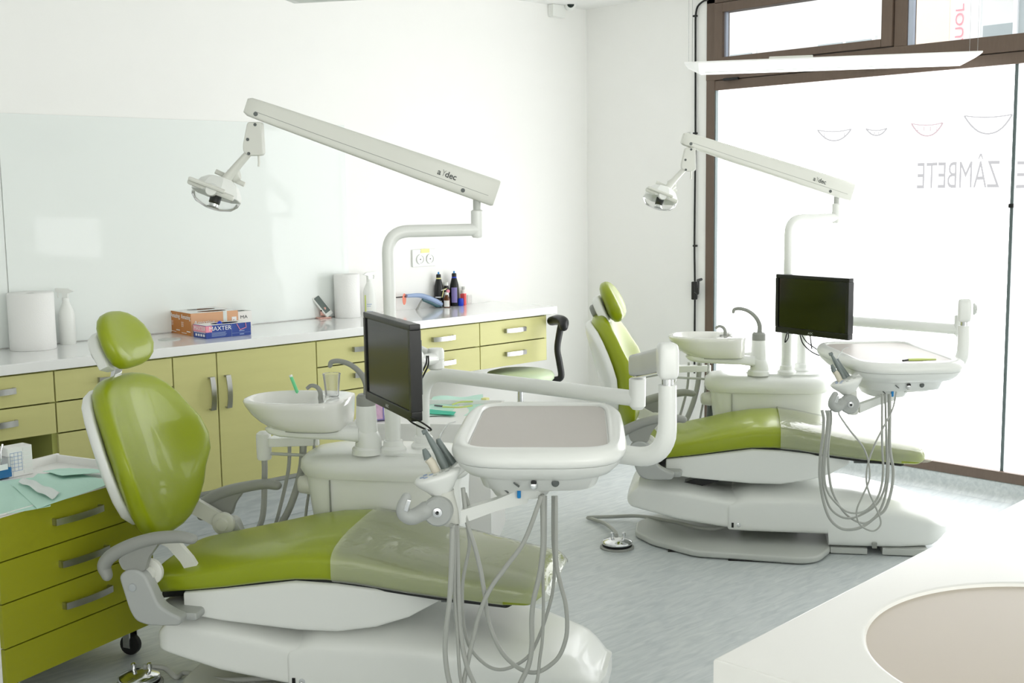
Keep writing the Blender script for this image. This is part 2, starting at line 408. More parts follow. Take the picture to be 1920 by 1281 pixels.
cov = [(-0.055, 0.0), (-0.045, 0.006), (-0.024, 0.018), (-0.012, 0.035), (-0.006, 0.06), (-0.006, 0.086), (0.0, 0.092), (0.04, 0.092), (0.04, 0.0)]
struct('baseboard_right', ([Vector((a, y, b)) for y in (-4.2, -1.015) for a, b in cov], [tuple(range(9)), tuple(range(17, 8, -1))]+[(i, i+9, (i+1) % 9+9, (i+1) % 9) for i in range(9)]), 'floor', ang=60)

# ---- shop window: brown frame, frosted lower panes, clear upper panes
W = bpy.data.objects.new('window_1', None); COL.objects.link(W); W['kind'] = 'structure'
def wp(name, g, m): return struct(name, g, m, W)
Y0, Y1 = -1.015, -4.2
wp('jamb', boxmm((-0.01, -1.078, 0.092), (0.09, Y0, H), 0.003), 'brown')
wp('jamb', boxmm((-0.01, Y1, 0.092), (0.09, Y1+0.08, H), 0.003), 'brown')
wp('sill_rail', boxmm((-0.01, Y1, 0.092), (0.09, Y0, 0.146), 0.003), 'brown')
wp('transom', boxmm((-0.014, Y1, 2.30), (0.09, Y0, 2.385), 0.003), 'brown')
wp('lower_sash_rail', boxmm((-0.004, Y1, 2.238), (0.09, Y0-0.03, 2.296), 0.002), 'brown')
wp('head_rail', boxmm((-0.01, Y1, 2.76), (0.09, Y0, H), 0.003), 'brown')
wp('mullion', boxmm((-0.012, -2.345, 2.385), (0.09, -2.27, H), 0.003), 'brown')
wp('mullion', boxmm((-0.012, -3.75, 2.385), (0.09, -3.67, H), 0.003), 'brown')
# opening sash of the first upper light
for nm, a, b in (('sash_stile', (-0.026, -1.145, 2.39), (0.05, -1.082, 2.755)), ('sash_stile', (-0.026, -2.265, 2.39), (0.05, -2.20, 2.755)),
                 ('sash_rail', (-0.026, -2.20, 2.39), (0.05, -1.145, 2.432)), ('sash_rail', (-0.026, -2.20, 2.70), (0.05, -1.145, 2.755))):
    wp(nm, boxmm(a, b, 0.003), 'brown')
wp('glazing_bead', join(boxmm((-0.004, -1.158, 2.432), (0.02, -1.145, 2.70)), boxmm((-0.004, -2.20, 2.432), (0.02, -2.19, 2.70))), 'spacer')
wp('glazing_bead', boxmm((-0.004, -2.375, 2.386), (0.02, -2.346, 2.76)), 'spacer')
wp('gasket', boxmm((-0.006, -1.086, 0.146), (0.02, -1.078, 2.238)), 'gasket')
wp('clear_pane', boxmm((0.022, -2.20, 2.432), (0.028, -1.145, 2.70)), 'clear')
for a, b in ((-3.67, -2.345), (Y1+0.08, -3.75)):
    wp('clear_pane', boxmm((0.022, a, 2.386), (0.028, b, 2.76)), 'clear')
panes = [(-2.925, -1.086), (Y1+0.08, -2.942)]
for a, b in panes: wp('frosted_pane', boxmm((0.02, a, 0.146), (0.03, b, 2.238)), 'film')
for a, b in ((-2.942, -2.925),):
    wp('glazing_joint', boxmm((0.012, a, 0.146), (0.034, b, 2.238)), 'gasket')
for yy in (-2.934,): wp('joint_clamp', box((0.008, yy, PX(1896, 386, 0).z), (0.014, 0.026, 0.022), 0.002), 'black')
for px_, py_ in ((1371, 150), (1628, 127)):
    q = PX(px_, py_, -0.02); wp('hinge_cover', box((-0.022, q.y, 2.297), (0.022, 0.115, 0.016), 0.006), 'black')
# printed smiles and lettering on the outer side of the film (read mirrored from inside)
def onpane(x, y): q = PX(x, y, 0.017); return q
def smile(x0, x1, ytop, ybot, m='filmprint', nt=5):
    G = []; cx = (x0+x1)/2
    up = [onpane(x0+(x1-x0)*t/10, ytop+4*(1-(2*t/10-1)**2)+((x0+(x1-x0)*t/10-cx)*-0.03)) for t in range(11)]
    lo = [onpane(x0+(x1-x0)*t/14, ytop+(ybot-ytop)*(1-abs(2*t/14-1)**2.2)+((x0+(x1-x0)*t/14-cx)*-0.03)) for t in range(15)]
    G += [tube(up, 0.0040, 5), tube(lo, 0.0050, 5)]
    for i in range(1, nt):
        x = x0+(x1-x0)*i/nt; a = onpane(x, ytop+6); b = onpane(x, ytop+6+(ybot-ytop)*0.35); G.append(tube([a, b], 0.0028, 4))
    wp('printed_smile', join(*G), m)
smile(1533, 1596, 243, 264); smile(1624, 1663, 241, 254); smile(1709, 1768, 231, 255, 'filmpink'); smile(1808, 1898, 216, 251)
pa = onpane(1719, 352); pb = onpane(1874, 350); ph = onpane(1719, 306)
hh = (ph-pa).length
g = text_g('ZÂMBETE', 0.20, (0.016, pb.y, (pa.z+pb.z)/2-0.004), (0, 1, 0), (0, 0, 1), sx=0.93)
mnx = min(v.y for v in g[0]); mxx = max(v.y for v in g[0]); sc = (pa.y-pb.y)/(mxx-mnx)
g = ([Vector((v.x, pb.y+(v.y-mnx)*sc, v.z)) for v in g[0]], g[1])
wp('printed_lettering', g, 'filmprint')
wp('printed_lettering', text_g('E', 0.20, (0.016, onpane(1935, 340).y, pb.z-0.01), (0, 1, 0), (0, 0, 1), sx=0.85), 'filmprint')

# ---- street seen through the upper panes
struct('ground_outside', boxmm((0.3, -30, -0.3), (40, 30, -0.2)), 'asphalt')['kind'] = 'structure'
bf = Thing('apartment_building', 'pale overexposed building facade seen through the upper window panes', 'building', (14, 4, -0.2))
bf.p('facade_wall', boxmm((14, -22, -0.2), (22, 16, 14)), 'facade', world=True)
for i in range(9):
    for j in range(3):
        yy = 9-i*2.6; zz = 2.9+j*2.9
        w = bf.p('window_frame', boxmm((13.93, yy-0.62, zz), (14.0, yy+0.62, zz+1.5)), 'print_white', world=True)
        bf.p('window_pane', join(boxmm((13.90, yy-0.55, zz+0.06), (13.935, yy-0.04, zz+1.44)), boxmm((13.90, yy+0.04, zz+0.06), (13.935, yy+0.55, zz+1.44))), 'facadewin', parent=w, world=True)
for yy in (5.2, -2.6):
    bf.p('balcony', boxmm((13.2, yy-1.4, 2.5), (14, yy+1.4, 3.2), 0.02), 'facade', world=True)
bn = Thing('banner', 'tall pale vertical banner with red letters outside the upper right pane', 'banner', (9.0, -1.0, 0))
ba = PX(1712, 40, 9.0); bb = PX(1838, 40, 9.0)
bn.p('panel', boxmm((9.0, bb.y, -0.2), (9.05, ba.y, 6.5)), 'cartonwhite', world=True)
b1 = PX(1780, 40, 8.98)
bn.p('peach_strip', boxmm((8.98, b1.y, -0.2), (9.0, ba.y-0.05, 6.5)), 'banner', world=True)
q = PX(1812, 92, 8.97); q2 = PX(1808, 8, 8.97)
bn.p('lettering', text_g('AUOL', 0.16, (8.97, q.y+0.05, q.z), (0, 0, 1), (0, 1, 0), 0.004, sx=1.35), 'bannerred', world=True)
# neighbouring scaffold glass front on the far right
gf = Thing('glazed_facade', 'grey gridded glass facade at the far right of the street view', 'building', (11, -4.6, -0.2))
ga = PX(1902, 40, 11.0); gb = ga.y-4.5
gf.p('glass_front', boxmm((11, gb, -0.2), (13, ga.y, 9)), 'facadewin', world=True)
for i in range(6): gf.p('mullion', boxmm((10.95, ga.y-0.06-i*0.55, -0.2), (11.0, ga.y-i*0.55, 9)), 'print_white', world=True)
for z in (4.4, 5.1, 5.9): gf.p('cross_rail', boxmm((10.93, gb, z), (10.99, ga.y, z+0.08)), 'print_white', world=True)

# ---- back-painted glass panels above the worktop
gp = Thing('glass_splashback', 'glossy white back-painted glass panels on the wall above the worktop', 'wall panel', (-3.0, 0, 0.945))
for a, b in ((-7.87, -5.885), (-5.88, -3.951), (-3.946, -2.023)):
    gp.p('glass_panel', boxmm((a, -0.009, 0.947), (b, -0.001, 2.022), 0.001), 'glasswall', world=True)

# ---- wall outlet, alarm box, ceiling camera, cable and crank
o = Thing('wall_outlet', 'white double wall socket with yellow sticker on left wall', 'socket', (-1.46, 0, 1.18))
o.p('cover_plate', boxmm((-1.555, -0.012, 1.195), (-1.375, 0, 1.30), 0.004), 'white', world=True)
for cx in (-1.497, -1.420):
    s_ = o.p('socket_well', lathe([(0.030, 0), (0.030, 0.006), (0.024, 0.006), (0.022, 0.001), (0.0, 0.001)], 20, axis_m((cx, -0.0135, 1.240), (0, -1, 0))), 'white', world=True)
    o.p('pin_hole', lathe([(0.0035, 0.001), (0.0035, 0.003), (0, 0.003)], 8, axis_m((cx, -0.0135, 1.240), (0, -1, 0))), 'black', parent=s_, world=True)
o.p('sticker', boxmm((-1.492, -0.0145, 1.278), (-1.425, -0.0125, 1.302)), 'yellow', world=True)
o = Thing('dome_camera', 'white dome security camera with black eye near the ceiling corner', 'camera', (-0.16, -0.09, 2.85))
q = PY(1069, 8, -0.07)
o.p('mount', lathe([(0.05, 0.06), (0.052, 0.0), (0.046, -0.02)], 24, T((q.x, -0.07, q.z+0.03))), 'white', world=True)
o.p('eyeball', lathe([(0.0, -0.042), (0.02, -0.038), (0.036, -0.024), (0.042, 0), (0.036, 0.024), (0.0, 0.042)], 24, T(q)), 'white', world=True)
o.p('lens', lathe([(0.024, 0), (0.022, 0.008), (0.012, 0.012), (0, 0.013)], 20, axis_m(q+Vector((-0.55, -0.65, -0.1)).normalized()*0.034, (-0.55, -0.65, -0.1))), 'lens', world=True)
q = PY(1045, 4, -0.03)
single('alarm_box', 'small white junction box beside the dome camera', 'box', box((q.x, -0.025, 2.81), (0.12, 0.05, 0.08), 0.006), 'white')
o = Thing('cable_run', 'thin black cable clipped down the window reveal', 'cable', (-0.01, -0.93, 1.2))
ptsc = [PX(1330, -2, -0.02), PX(1318, 2, -0.012), PX(1307, 12, -0.012), PX(1304, 30, -0.012), PX(1304, 260, -0.012), PX(1302, 460, -0.012), PX(1303, 540, -0.012), PX(1302, 700, -0.012)]
o.p('cable', tube(corner(ptsc, 0.05), 0.006, 8), 'black', world=True)
for yy in (30, 250, 461): q = PX(1303.5, yy, -0.014); o.p('clip', box(q, (0.02, 0.026, 0.012), 0.003), 'black', world=True)
o = Thing('crank_winder', 'black awning crank winder with folded handle beside window frame', 'crank', PX(1302, 560, -0.02))
q = PX(1302, 545, -0.035)
o.p('gear_box', box(q, (0.035, 0.026, 0.115), 0.005), 'black', world=True)
o.p('crank_arm', tube(corner([PX(1303, 548, -0.055), PX(1309, 552, -0.07), PX(1310, 527, -0.075)], 0.01), 0.006, 8), 'black', world=True)
o.p('crank_knob', tube([PX(1308, 526, -0.075), PX(1315, 524, -0.10)], 0.009, 10), 'black', world=True)

# ---- ceiling and pendant lamps
def fixture(name, label, a, b, width, wires=True):
    a, b = Vector(a), Vector(b); L = (b-a).length; X = (b-a).normalized(); Y = Vector((-X.y, X.x, 0))
    t = Thing(name, label, 'lamp', ((a+b)/2), math.atan2(X.y, X.x), group=None)
    hw = width/2
    prof = [(-hw, 0.045), (-hw, 0.038), (-hw+0.07, 0.0), (hw-0.07, 0.0), (hw, 0.038), (hw, 0.045)]
    rings = []
    for u, k in ((-L/2, 0), (-L/2+0.07, 1), (L/2-0.07, 1), (L/2, 0)):
        rings.append([Vector((u, p[0], p[1] if k else max(p[1], 0.036))) for p in prof])
    t.p('housing', loft(rings), 'opal', ang=10)
    t.p('diffuser', boxmm((-L/2+0.10, -hw+0.10, -0.003), (L/2-0.10, hw-0.10, 0.001)), 'diffuser')
    t.p('driver_box', box((-L*0.13, 0, 0.057), (0.22, 0.08, 0.024), 0.004), 'white2')
    for sx_ in (-1, 1):
        for sy_ in (-1, 1):
            t.p('suspension_wire', tube([(sx_*(L/2-0.02), sy_*(hw-0.03), 0.045), (sx_*(L/2-0.02), sy_*(hw-0.03), H-t.e.location.z)], 0.0012, 5), 'chrome')
    return t
za = 2.24
fa = PZ(1283, 118, za+0.04); fb = PZ(1843, 97, za+0.04); X = (fb-fa).normalized(); Yn = Vector((-X.y, X.x, 0))
hw_ = 0.16
fixture('pendant_lamp', 'slim white pendant panel lamp hanging before the brown window frame', (fa+Yn*hw_).to_3d()-Vector((0, 0, 0.04)), (fb+Yn*hw_)-Vector((0, 0, 0.04)), 0.32)
q = PZ(530, 9, za+0.01)
a0 = q-Yn*hw_
fixture('pendant_lamp', 'white pendant panel lamp cut off at the top above the left wall', a0-Vector((0, 0, 0.01)), a0+X*1.42-Vector((0, 0, 0.01)), 0.32)

# ---- base cabinets and worktop
single('worktop', 'long white glossy worktop running along the left wall', 'worktop', boxmm((-7.9, -0.57, 0.898), (-0.888, -0.001, 0.943), 0.004), 'counter', loc=(-4, -0.3, 0.898))
g = lathe([(0.055, 0.0), (0.052, 0.004), (0.02, 0.005), (0, 0.005)], 28, T(PZ(318, 637, 0.943)))
single('grommet_cap', 'flat round white grommet cap lying in the worktop left of the cartons', 'cap', g, 'lgrey')
FY = -0.55
def bow(c, L, vert=False, out=(0, -1, 0), bulge=0.03, wd=0.013):
    c = Vector(c); O = Vector(out); A = Vector((0, 0, 1)) if vert else Vector((-O.y, O.x, 0)); Wd = A.cross(O)
    path = []
    n = 10
    ring = []
    for i in range(n+1):
        t = i/n*2-1; dep = bulge*(0.62+0.38*(1-t*t)); p = c+A*(t*L/2)+O*dep
        ring.append([p+Wd*wd+O*0.003, p-Wd*wd+O*0.003, p-Wd*wd-O*0.003, p+Wd*wd-O*0.003])
    G = [loft(ring)]
    for s in (-1, 1): G.append(obox(c+A*(s*(L/2-0.004))+O*(bulge*0.32), A, O, Wd, (0.008, bulge*0.66, wd*2)))
    return join(*G)
def cabinet(name, label, x0, x1, fronts, zbot, handles, side_open=False, group='olive base cabinets along the left wall'):
    t = Thing(name, label, 'cabinet', ((x0+x1)/2, -0.28, zbot), group=group)
    g_ = 0.003
    sd = 0.018
    t.p('side_panel', boxmm((x0, FY+0.02, zbot), (x0+sd, -0.02, 0.897)), 'green_edge', world=True)
    t.p('side_panel', boxmm((x1-sd, FY+0.02, zbot), (x1, -0.02, 0.897)), 'green_edge', world=True)
    t.p('carcass', join(boxmm((x0+sd, -0.04, zbot), (x1-sd, -0.02, 0.897)), boxmm((x0+sd, FY+0.02, zbot), (x1-sd, -0.04, zbot+0.018)), boxmm((x0+sd, FY+0.02, 0.88), (x1-sd, -0.04, 0.897))), 'carcass', world=True)
    for (fx0, fx1, z0, z1, kind, hx) in fronts:
        f = t.p(kind, boxmm((fx0+g_, FY, z0+g_), (fx1-g_, FY+0.019, z1-g_), 0.0015), 'green', world=True)
        if hx is not None:
            if kind == 'door': t.p('door_handle', bow((hx, FY, 0.70), 0.16, True), 'brushed', parent=f, world=True)
            else: t.p('drawer_handle', bow((hx, FY, (z0+z1)/2+0.005), 0.16), 'brushed', parent=f, world=True)
    return t
D1, D2, D3 = 0.893, 0.755, 0.617
xs = [-3.981, -3.425, -3.197, -2.629, -2.068, -1.507, -0.945]
def hxp(px_, py_): return PY(px_, py_, -0.58).x
hx = {k: hxp(*v) for k, v in dict(a=(-4, 740), b=(221, 712), e=(690, 654), f=(836, 634), g=(971, 621)).items()}
c1 = cabinet('base_cabinet', 'leftmost olive cabinet with two drawers above an open niche', -4.54, xs[0], [(-4.54, xs[0], D2, D1, 'drawer_front', hx['a']), (-4.54, xs[0], D3, D2, 'drawer_front', hx['a'])], 0.228, None)
cabinet('base_cabinet', 'olive drawer cabinet behind the backrest of the nearer green chair', xs[0], xs[1], [(xs[0], xs[1], D2, D1, 'drawer_front', hx['b']), (xs[0], xs[1], D3, D2, 'drawer_front', hx['b']), (xs[0], xs[1], 0.42, D3, 'drawer_front', hx['b']), (xs[0], xs[1], 0.228, 0.42, 'drawer_front', hx['b'])], 0.228, None)
cabinet('base_cabinet', 'olive cabinet with two tall doors and upright bow handles', xs[1], xs[3], [(xs[1], xs[2], 0.228, D1, 'door', PY(401, 725, -0.58).x), (xs[2], xs[3], 0.228, D1, 'door', PY(431, 722, -0.58).x)], 0.228, None)
cabinet('base_cabinet', 'olive four-drawer cabinet behind the black monitor left edge', xs[3], xs[4], [(xs[3], xs[4], D2, D1, 'drawer_front', hx['e']), (xs[3], xs[4], D3, D2, 'drawer_front', hx['e']), (xs[3], xs[4], 0.42, D3, 'drawer_front', None), (xs[3], xs[4], 0.228, 0.42, 'drawer_front', None)], 0.228, None)
cabinet('drawer_cabinet', 'shallow hanging olive two-drawer unit directly right of the black monitor', xs[4], xs[5], [(xs[4], xs[5], D2, D1, 'drawer_front', hx['f']), (xs[4], xs[5], D3, D2, 'drawer_front', hx['f'])], D3, None)
cabinet('drawer_cabinet', 'shallow hanging olive two-drawer unit at the right end of worktop', xs[5], xs[6], [(xs[5], xs[6]-0.018, D2, D1, 'drawer_front', hx['g']), (xs[5], xs[6]-0.018, D3, D2, 'drawer_front', hx['g'])], D3, None)
single('cabinet_plinth', 'light grey recessed plinth under the olive base cabinets', 'plinth', boxmm((-4.54, -0.47, 0.0), (xs[4], -0.44, 0.226)), 'plinth', loc=(-3.2, -0.45, 0))
struct('baseboard_cabinet', boxmm((-4.54, -0.482, 0.0), (xs[4], -0.471, 0.19), 0.003), 'floor')

# ================================================================== DENTAL CHAIRS
AX = math.radians(-54)
E1 = Vector((math.cos(AX), math.sin(AX), 0)); N1 = Vector((-math.sin(AX), math.cos(AX), 0))
OB = PZ(1557, 1040, 0) + N1*0.27
OA = OB + Vector((-2.38, -0.06, 0))
def chair(label, O, du, dw, nearname, hh=0.0, hu=0.0, tilt=15.5):
    """local frame: u towards the foot end, v towards the patient's left (away from the camera), w up"""
    t = Thing('dental_chair', label, 'dental chair', O, AX, group='reclining dental chairs')
    # floor plate
    pts = [(-0.885, -0.13), (-0.80, -0.255), (-0.60, -0.405), (-0.13, -0.45), (-0.06, -0.41), (0.0, -0.275), (0.0, 0.25), (-0.15, 0.33), (-0.70, 0.33), (-0.80, 0.20), (-0.89, 0.04)]
    t.p('floor_plate', bevel_g(prism(rpoly(pts, 0.035), 0.004, 0.034, 'w'), 0.010, 3, 40), 'lgrey')
    for fa_, fb_ in (((-0.72, -0.33, 0), (-0.62, -0.25, 0.006)), ((-0.45, -0.425, 0), (-0.22, -0.36, 0.006)), ((-0.8, 0.2, 0), (-0.3, 0.3, 0.006))): t.p('plate_foot', boxmm(fa_, fb_), 'black')
    # base: rear shroud + front shroud
    def dome(p, s, y, z):                      # crown the upper face towards the centre line
        if z > 0.2:
            k = max(0, 1-(abs(p.y-s[1])/max(s[2], .01))**2)
            p = Vector((p.x, p.y, p.z + 0.045*k*s_dome[0]))
        return p
    s_dome = [0.6]
    rear = sloft([(-0.915, 0, 0.225, 0.178, 0.235), (-0.86, 0, 0.25, 0.168, 0.285), (-0.68, 0, 0.262, 0.125, 0.272), (-0.47, 0, 0.262, 0.097, 0.235), (-0.40, 0, 0.262, 0.093, 0.235)], 40, 9, 0.03, 0.0, fn=dome)
    t.p('rear_shroud', rear, 'white', ang=28)
    s_dome[0] = 1.0
    front = sloft([(-0.455, 0, 0.268, 0.088, 0.215), (-0.36, 0, 0.27, 0.083, 0.25), (-0.1, 0, 0.27, 0.083, 0.252), (-0.012, 0, 0.27, 0.083, 0.249), (-0.008, 0, 0.27, 0.03, 0.249), (0.1, 0, 0.268, 0.03, 0.24), (0.3, 0, 0.25, 0.03, 0.202), (0.44, 0, 0.215, 0.035, 0.16), (0.53, 0, 0.18, 0.05, 0.125)], 48, 9, 0.012, 0.11, k=7, fn=dome)
    t.p('front_shroud', front, 'white', ang=40)
    t.p('base_skid', join(boxmm((0.0, -0.262, 0.004), (0.16, 0.255, 0.03), 0.003), boxmm((0.225, -0.258, 0.004), (0.42, 0.235, 0.034), 0.003)), 'lgrey')
    t.p('latch', boxmm((0.178, -0.273, 0.036), (0.2, -0.262, 0.062), 0.002), 'grey')
    t.p('screw', lathe([(0.010, 0), (0.010, 0.004), (0.004, 0.005), (0, 0.003)], 14, axis_m((-0.405, -0.268, 0.12), (0, -1, 0))), 'chrome')
    t.p('slot', boxmm((-0.437, -0.2725, 0.108), (-0.427, -0.266, 0.13)), 'black')
    # lift mechanism in the shadow between base and seat
    t.p('lift_link', join(prism([(-0.72, 0.26), (-0.60, 0.26), (-0.28+du, 0.37+dw), (-0.42+du, 0.37+dw)], -0.16, -0.10), prism([(-0.72, 0.26), (-0.60, 0.26), (-0.28+du, 0.37+dw), (-0.42+du, 0.37+dw)], 0.10, 0.16)), 'black')
    t.p('lift_cylinder', tube([(-0.7, 0, 0.24), (-0.25+du, 0, 0.36+dw)], 0.035, 14), 'dgrey')
    t.p('warning_decal', boxmm((-0.44, -0.12, 0.297), (-0.36, -0.05, 0.299)), 'lgrey')
    D = lambda pts: [(a+du, b+dw) for a, b in pts]
    # seat shell (white under-cover)
    sh = sloft([(a+du, 0, h, l+dw, u+dw) for a, h, l, u in [(-0.735, 0.24, 0.335, 0.411), (-0.60, 0.255, 0.322, 0.434), (-0.35, 0.259, 0.305, 0.475), (-0.22, 0.257, 0.306, 0.471), (-0.10, 0.248, 0.325, 0.457), (0.0, 0.225, 0.355, 0.440), (0.08, 0.17, 0.392, 0.425), (0.10, 0.12, 0.405, 0.42)]], 48, 14, 0.006, 0.02)
    t.p('seat_shell', sh, 'white', ang=30)
    tr = sloft([(a+du, 0, h, l+dw, u+dw) for a, h, l, u in [(-0.82, 0.22, 0.375, 0.405), (-0.60, 0.246, 0.418, 0.440), (-0.35, 0.250, 0.462, 0.482), (-0.22, 0.248, 0.46, 0.480), (0.10, 0.228, 0.418, 0.434), (0.32, 0.20, 0.392, 0.41)]], 32, 9, 0.01, 0.02)
    t.p('seat_frame', tr, 'black', ang=30)
    # seat cushion
    def seatfn(p, s, y, z):
        if z > 0:
            k = 1-(abs(p.y)/max(s[2], .01))**2.5
            p = Vector((p.x, p.y, p.z + 0.016*max(k, 0)))
        return p
    zs = [(-0.88, 0.20, 0.392, 0.448), (-0.83, 0.235, 0.39, 0.462), (-0.70, 0.262, 0.412, 0.488), (-0.58, 0.272, 0.43, 0.515), (-0.45, 0.277, 0.452, 0.546), (-0.35, 0.278, 0.466, 0.563), (-0.25, 0.277, 0.468, 0.570), (-0.15, 0.272, 0.460, 0.562), (0.0, 0.262, 0.438, 0.533), (0.15, 0.248, 0.42, 0.505), (0.30, 0.23, 0.403, 0.478), (0.41, 0.205, 0.398, 0.458)]
    cu = sloft([(a+du, 0, h, l+dw, u+dw) for a, h, l, u in zs], 48, 5.0, 0.035, 0.05, k=7, fn=seatfn)
    t.p('seat_cushion', cu, 'vinyl', ang=70)
    t.p('toe_bracket', boxmm((0.10+du, -0.2, 0.405+dw), (0.22+du, 0.2, 0.42+dw)), 'dgrey')
    # backrest
    ub, wb0 = -0.955+du*0.75, 0.535+dw*0.5
    tl = math.radians(tilt); B = Vector((-math.sin(tl), 0, math.cos(tl))); Fn = Vector((math.cos(tl), 0, math.sin(tl)))
    def back_rings(prof, off, th, dish, e=3.2, n=40, front_round=1.0):
        R = []
        for s, h, k in prof:
            c = Vector((ub, 0, wb0)) + B*s + Fn*off
            ring = []
            for j in range(n):
                y, x = se(2*PI*(j+0.5)/n, e)
                yy = y*h; q = c + Vector((0, yy, 0)) + Fn*(x*th*k/2 + dish*(abs(yy)/0.27)**2.2)
                ring.append(q)
            R.append(ring)
        return R
    hs = [(-0.032, 0.05, 0.25), (-0.027, 0.09, 0.5), (-0.010, 0.135, 0.75), (0.025, 0.182, 0.92), (0.075, 0.222, 1), (0.13, 0.25, 1), (0.18, 0.282, 1), (0.235, 0.292, 1), (0.30, 0.284, 1), (0.36, 0.258, 1), (0.41, 0.238, 1), (0.45, 0.212, 1), (0.485, 0.178, 0.95), (0.508, 0.135, 0.82), (0.522, 0.09, 0.6), (0.528, 0.045, 0.3)]
    t.p('backrest_cushion', loft(back_rings(hs, 0.03, 0.09, 0.085)), 'vinyl', ang=80)
    hs2 = [(0.03, 0.06, 0.4), (0.04, 0.10, 0.7), (0.08, 0.17, 1), (0.14, 0.225, 1), (0.235, 0.268, 1), (0.30, 0.264, 1), (0.36, 0.25, 1), (0.41, 0.23, 1), (0.46, 0.19, 1), (0.49, 0.14, 0.8), (0.505, 0.08, 0.5)]
    t.p('backrest_shell', loft(back_rings(hs2, -0.022, 0.05, 0.075, 5)), 'white', ang=60)
    # headrest on its stem
    t2 = math.radians(24); B2 = Vector((-math.sin(t2), 0, math.cos(t2))); F2 = Vector((math.cos(t2), 0, math.sin(t2)))
    hc = Vector((ub-0.085+hu, 0, wb0+0.607+hh))
    def head_rings(prof, off, th, dish, e=2.8, n=32):
        R = []
        for s, h, k in prof:
            c = hc + B2*s + F2*off; ring = []
            for j in range(n):
                y, x = se(2*PI*(j+0.5)/n, e); yy = y*h
                ring.append(c + Vector((0, yy, 0)) + F2*(x*th*k/2 + dish*(abs(yy)/0.14)**2))
            R.append(ring)
        return R
    t.p('headrest_cushion', loft(head_rings([(-0.10, 0.05, 0.3), (-0.094, 0.085, 0.65), (-0.075, 0.115, 0.95), (-0.045, 0.135, 1.05), (-0.01, 0.14, 1), (0.025, 0.132, 0.95), (0.055, 0.112, 0.9), (0.078, 0.085, 0.75), (0.092, 0.055, 0.5), (0.098, 0.02, 0.25)], 0.038, 0.07, 0.022)), 'vinyl', ang=80)
    t.p('headrest_mount', loft(head_rings([(-0.085, 0.05, 0.6), (-0.07, 0.08, 1), (0.0, 0.085, 1), (0.035, 0.07, 1), (0.05, 0.04, 0.6)], -0.02, 0.045, 0.0, 6)), 'white', ang=50)
    t.p('headrest_knob', lathe([(0.0, 0.0), (0.034, 0.0), (0.036, 0.006), (0.034, 0.022), (0.028, 0.028), (0, 0.028)], 20, axis_m(hc-B2*0.012-F2*0.042, -F2)), 'grey')
    p0 = Vector((ub, 0, wb0))+B*0.42+Fn*-0.02; p1 = hc-B2*0.07-F2*0.012
    t.p('headrest_stem', obox((p0+p1)/2, (0, 1, 0), (p1-p0).normalized().cross(Vector((0, 1, 0))), (p1-p0).normalized(), (0.05, 0.016, (p1-p0).length), 0.003), 'chrome')
    # side brackets, hinge discs, armrests (both sides)
    for sgn, far in ((-1, False), (1, True)):
        vv = sgn*0.325
        up_, dp_ = (-0.925+du, 0.43+dw)
        poly = D([(-0.895, 0.49), (-0.865, 0.512), (-0.83, 0.512), (-0.805, 0.495), (-0.785, 0.45), (-0.765, 0.40), (-0.72, 0.375), (-0.69, 0.365), (-0.70, 0.338), (-0.80, 0.333), (-0.845, 0.345), (-0.865, 0.38)])
        if not far:
            br = bevel_g(prism(rpoly(poly, 0.02), vv-0.022, vv+0.03), 0.009, 3, 40)
            t.p('side_bracket', br, 'bracket')
            t.p('bracket_foot', boxmm((-0.82+du, vv+0.02, 0.34+dw), (-0.66+du, 0.0, 0.368+dw), 0.01), 'bracket')
            t.p('pivot_cap', lathe([(0.0, 0.007), (0.012, 0.006), (0.014, 0.0)], 18, axis_m((-0.847+du, vv-0.021, 0.456+dw), (0, -1, 0)), cap=False), 'chrome')
        else:
            t.p('side_bracket', bevel_g(prism(rpoly(D([(-0.86, 0.42), (-0.84, 0.50), (-0.79, 0.50), (-0.76, 0.42), (-0.70, 0.36), (-0.80, 0.345)]), 0.02), vv-0.02, vv+0.02), 0.006, 2, 40), 'lgrey')
        hubc = Vector((-0.815+du, vv-sgn*0.005 if far else vv+0.045, 0.49+dw))
        if far: hubc = Vector((-0.815+du, vv-0.055, 0.49+dw))
        t.p('hinge_disc', lathe([(0.0, 0.0), (0.038, 0.0), (0.042, 0.004), (0.042, 0.018), (0.036, 0.022), (0.024, 0.022), (0.022, 0.032), (0, 0.034)], 26, axis_m(hubc, (0, -1, 0))), 'white2')
        arm = D([(-0.945, 0.485), (-0.952, 0.515), (-0.925, 0.548), (-0.86, 0.582), (-0.78, 0.608), (-0.70, 0.617), (-0.655, 0.612)]) if not far else D([(-0.93, 0.50), (-0.925, 0.53), (-0.90, 0.558), (-0.84, 0.588), (-0.76, 0.610), (-0.68, 0.624), (-0.635, 0.62)])
        path = catmull([(a, vv, b) for a, b in arm], 5)
        t.p('armrest', tube(path, [0.020, 0.025, 0.026, 0.0255, 0.024, 0.022, 0.019], 16, flat=0.85, rc=True), 'grey', ang=60)
        t.p('armrest_web', bevel_g(prism(rpoly(D([(-0.90, 0.54), (-0.885, 0.505), (-0.81, 0.505), (-0.795, 0.55), (-0.76, 0.595), (-0.84, 0.58)]), 0.012), vv-0.012, vv+0.012), 0.004, 2, 40), 'grey')
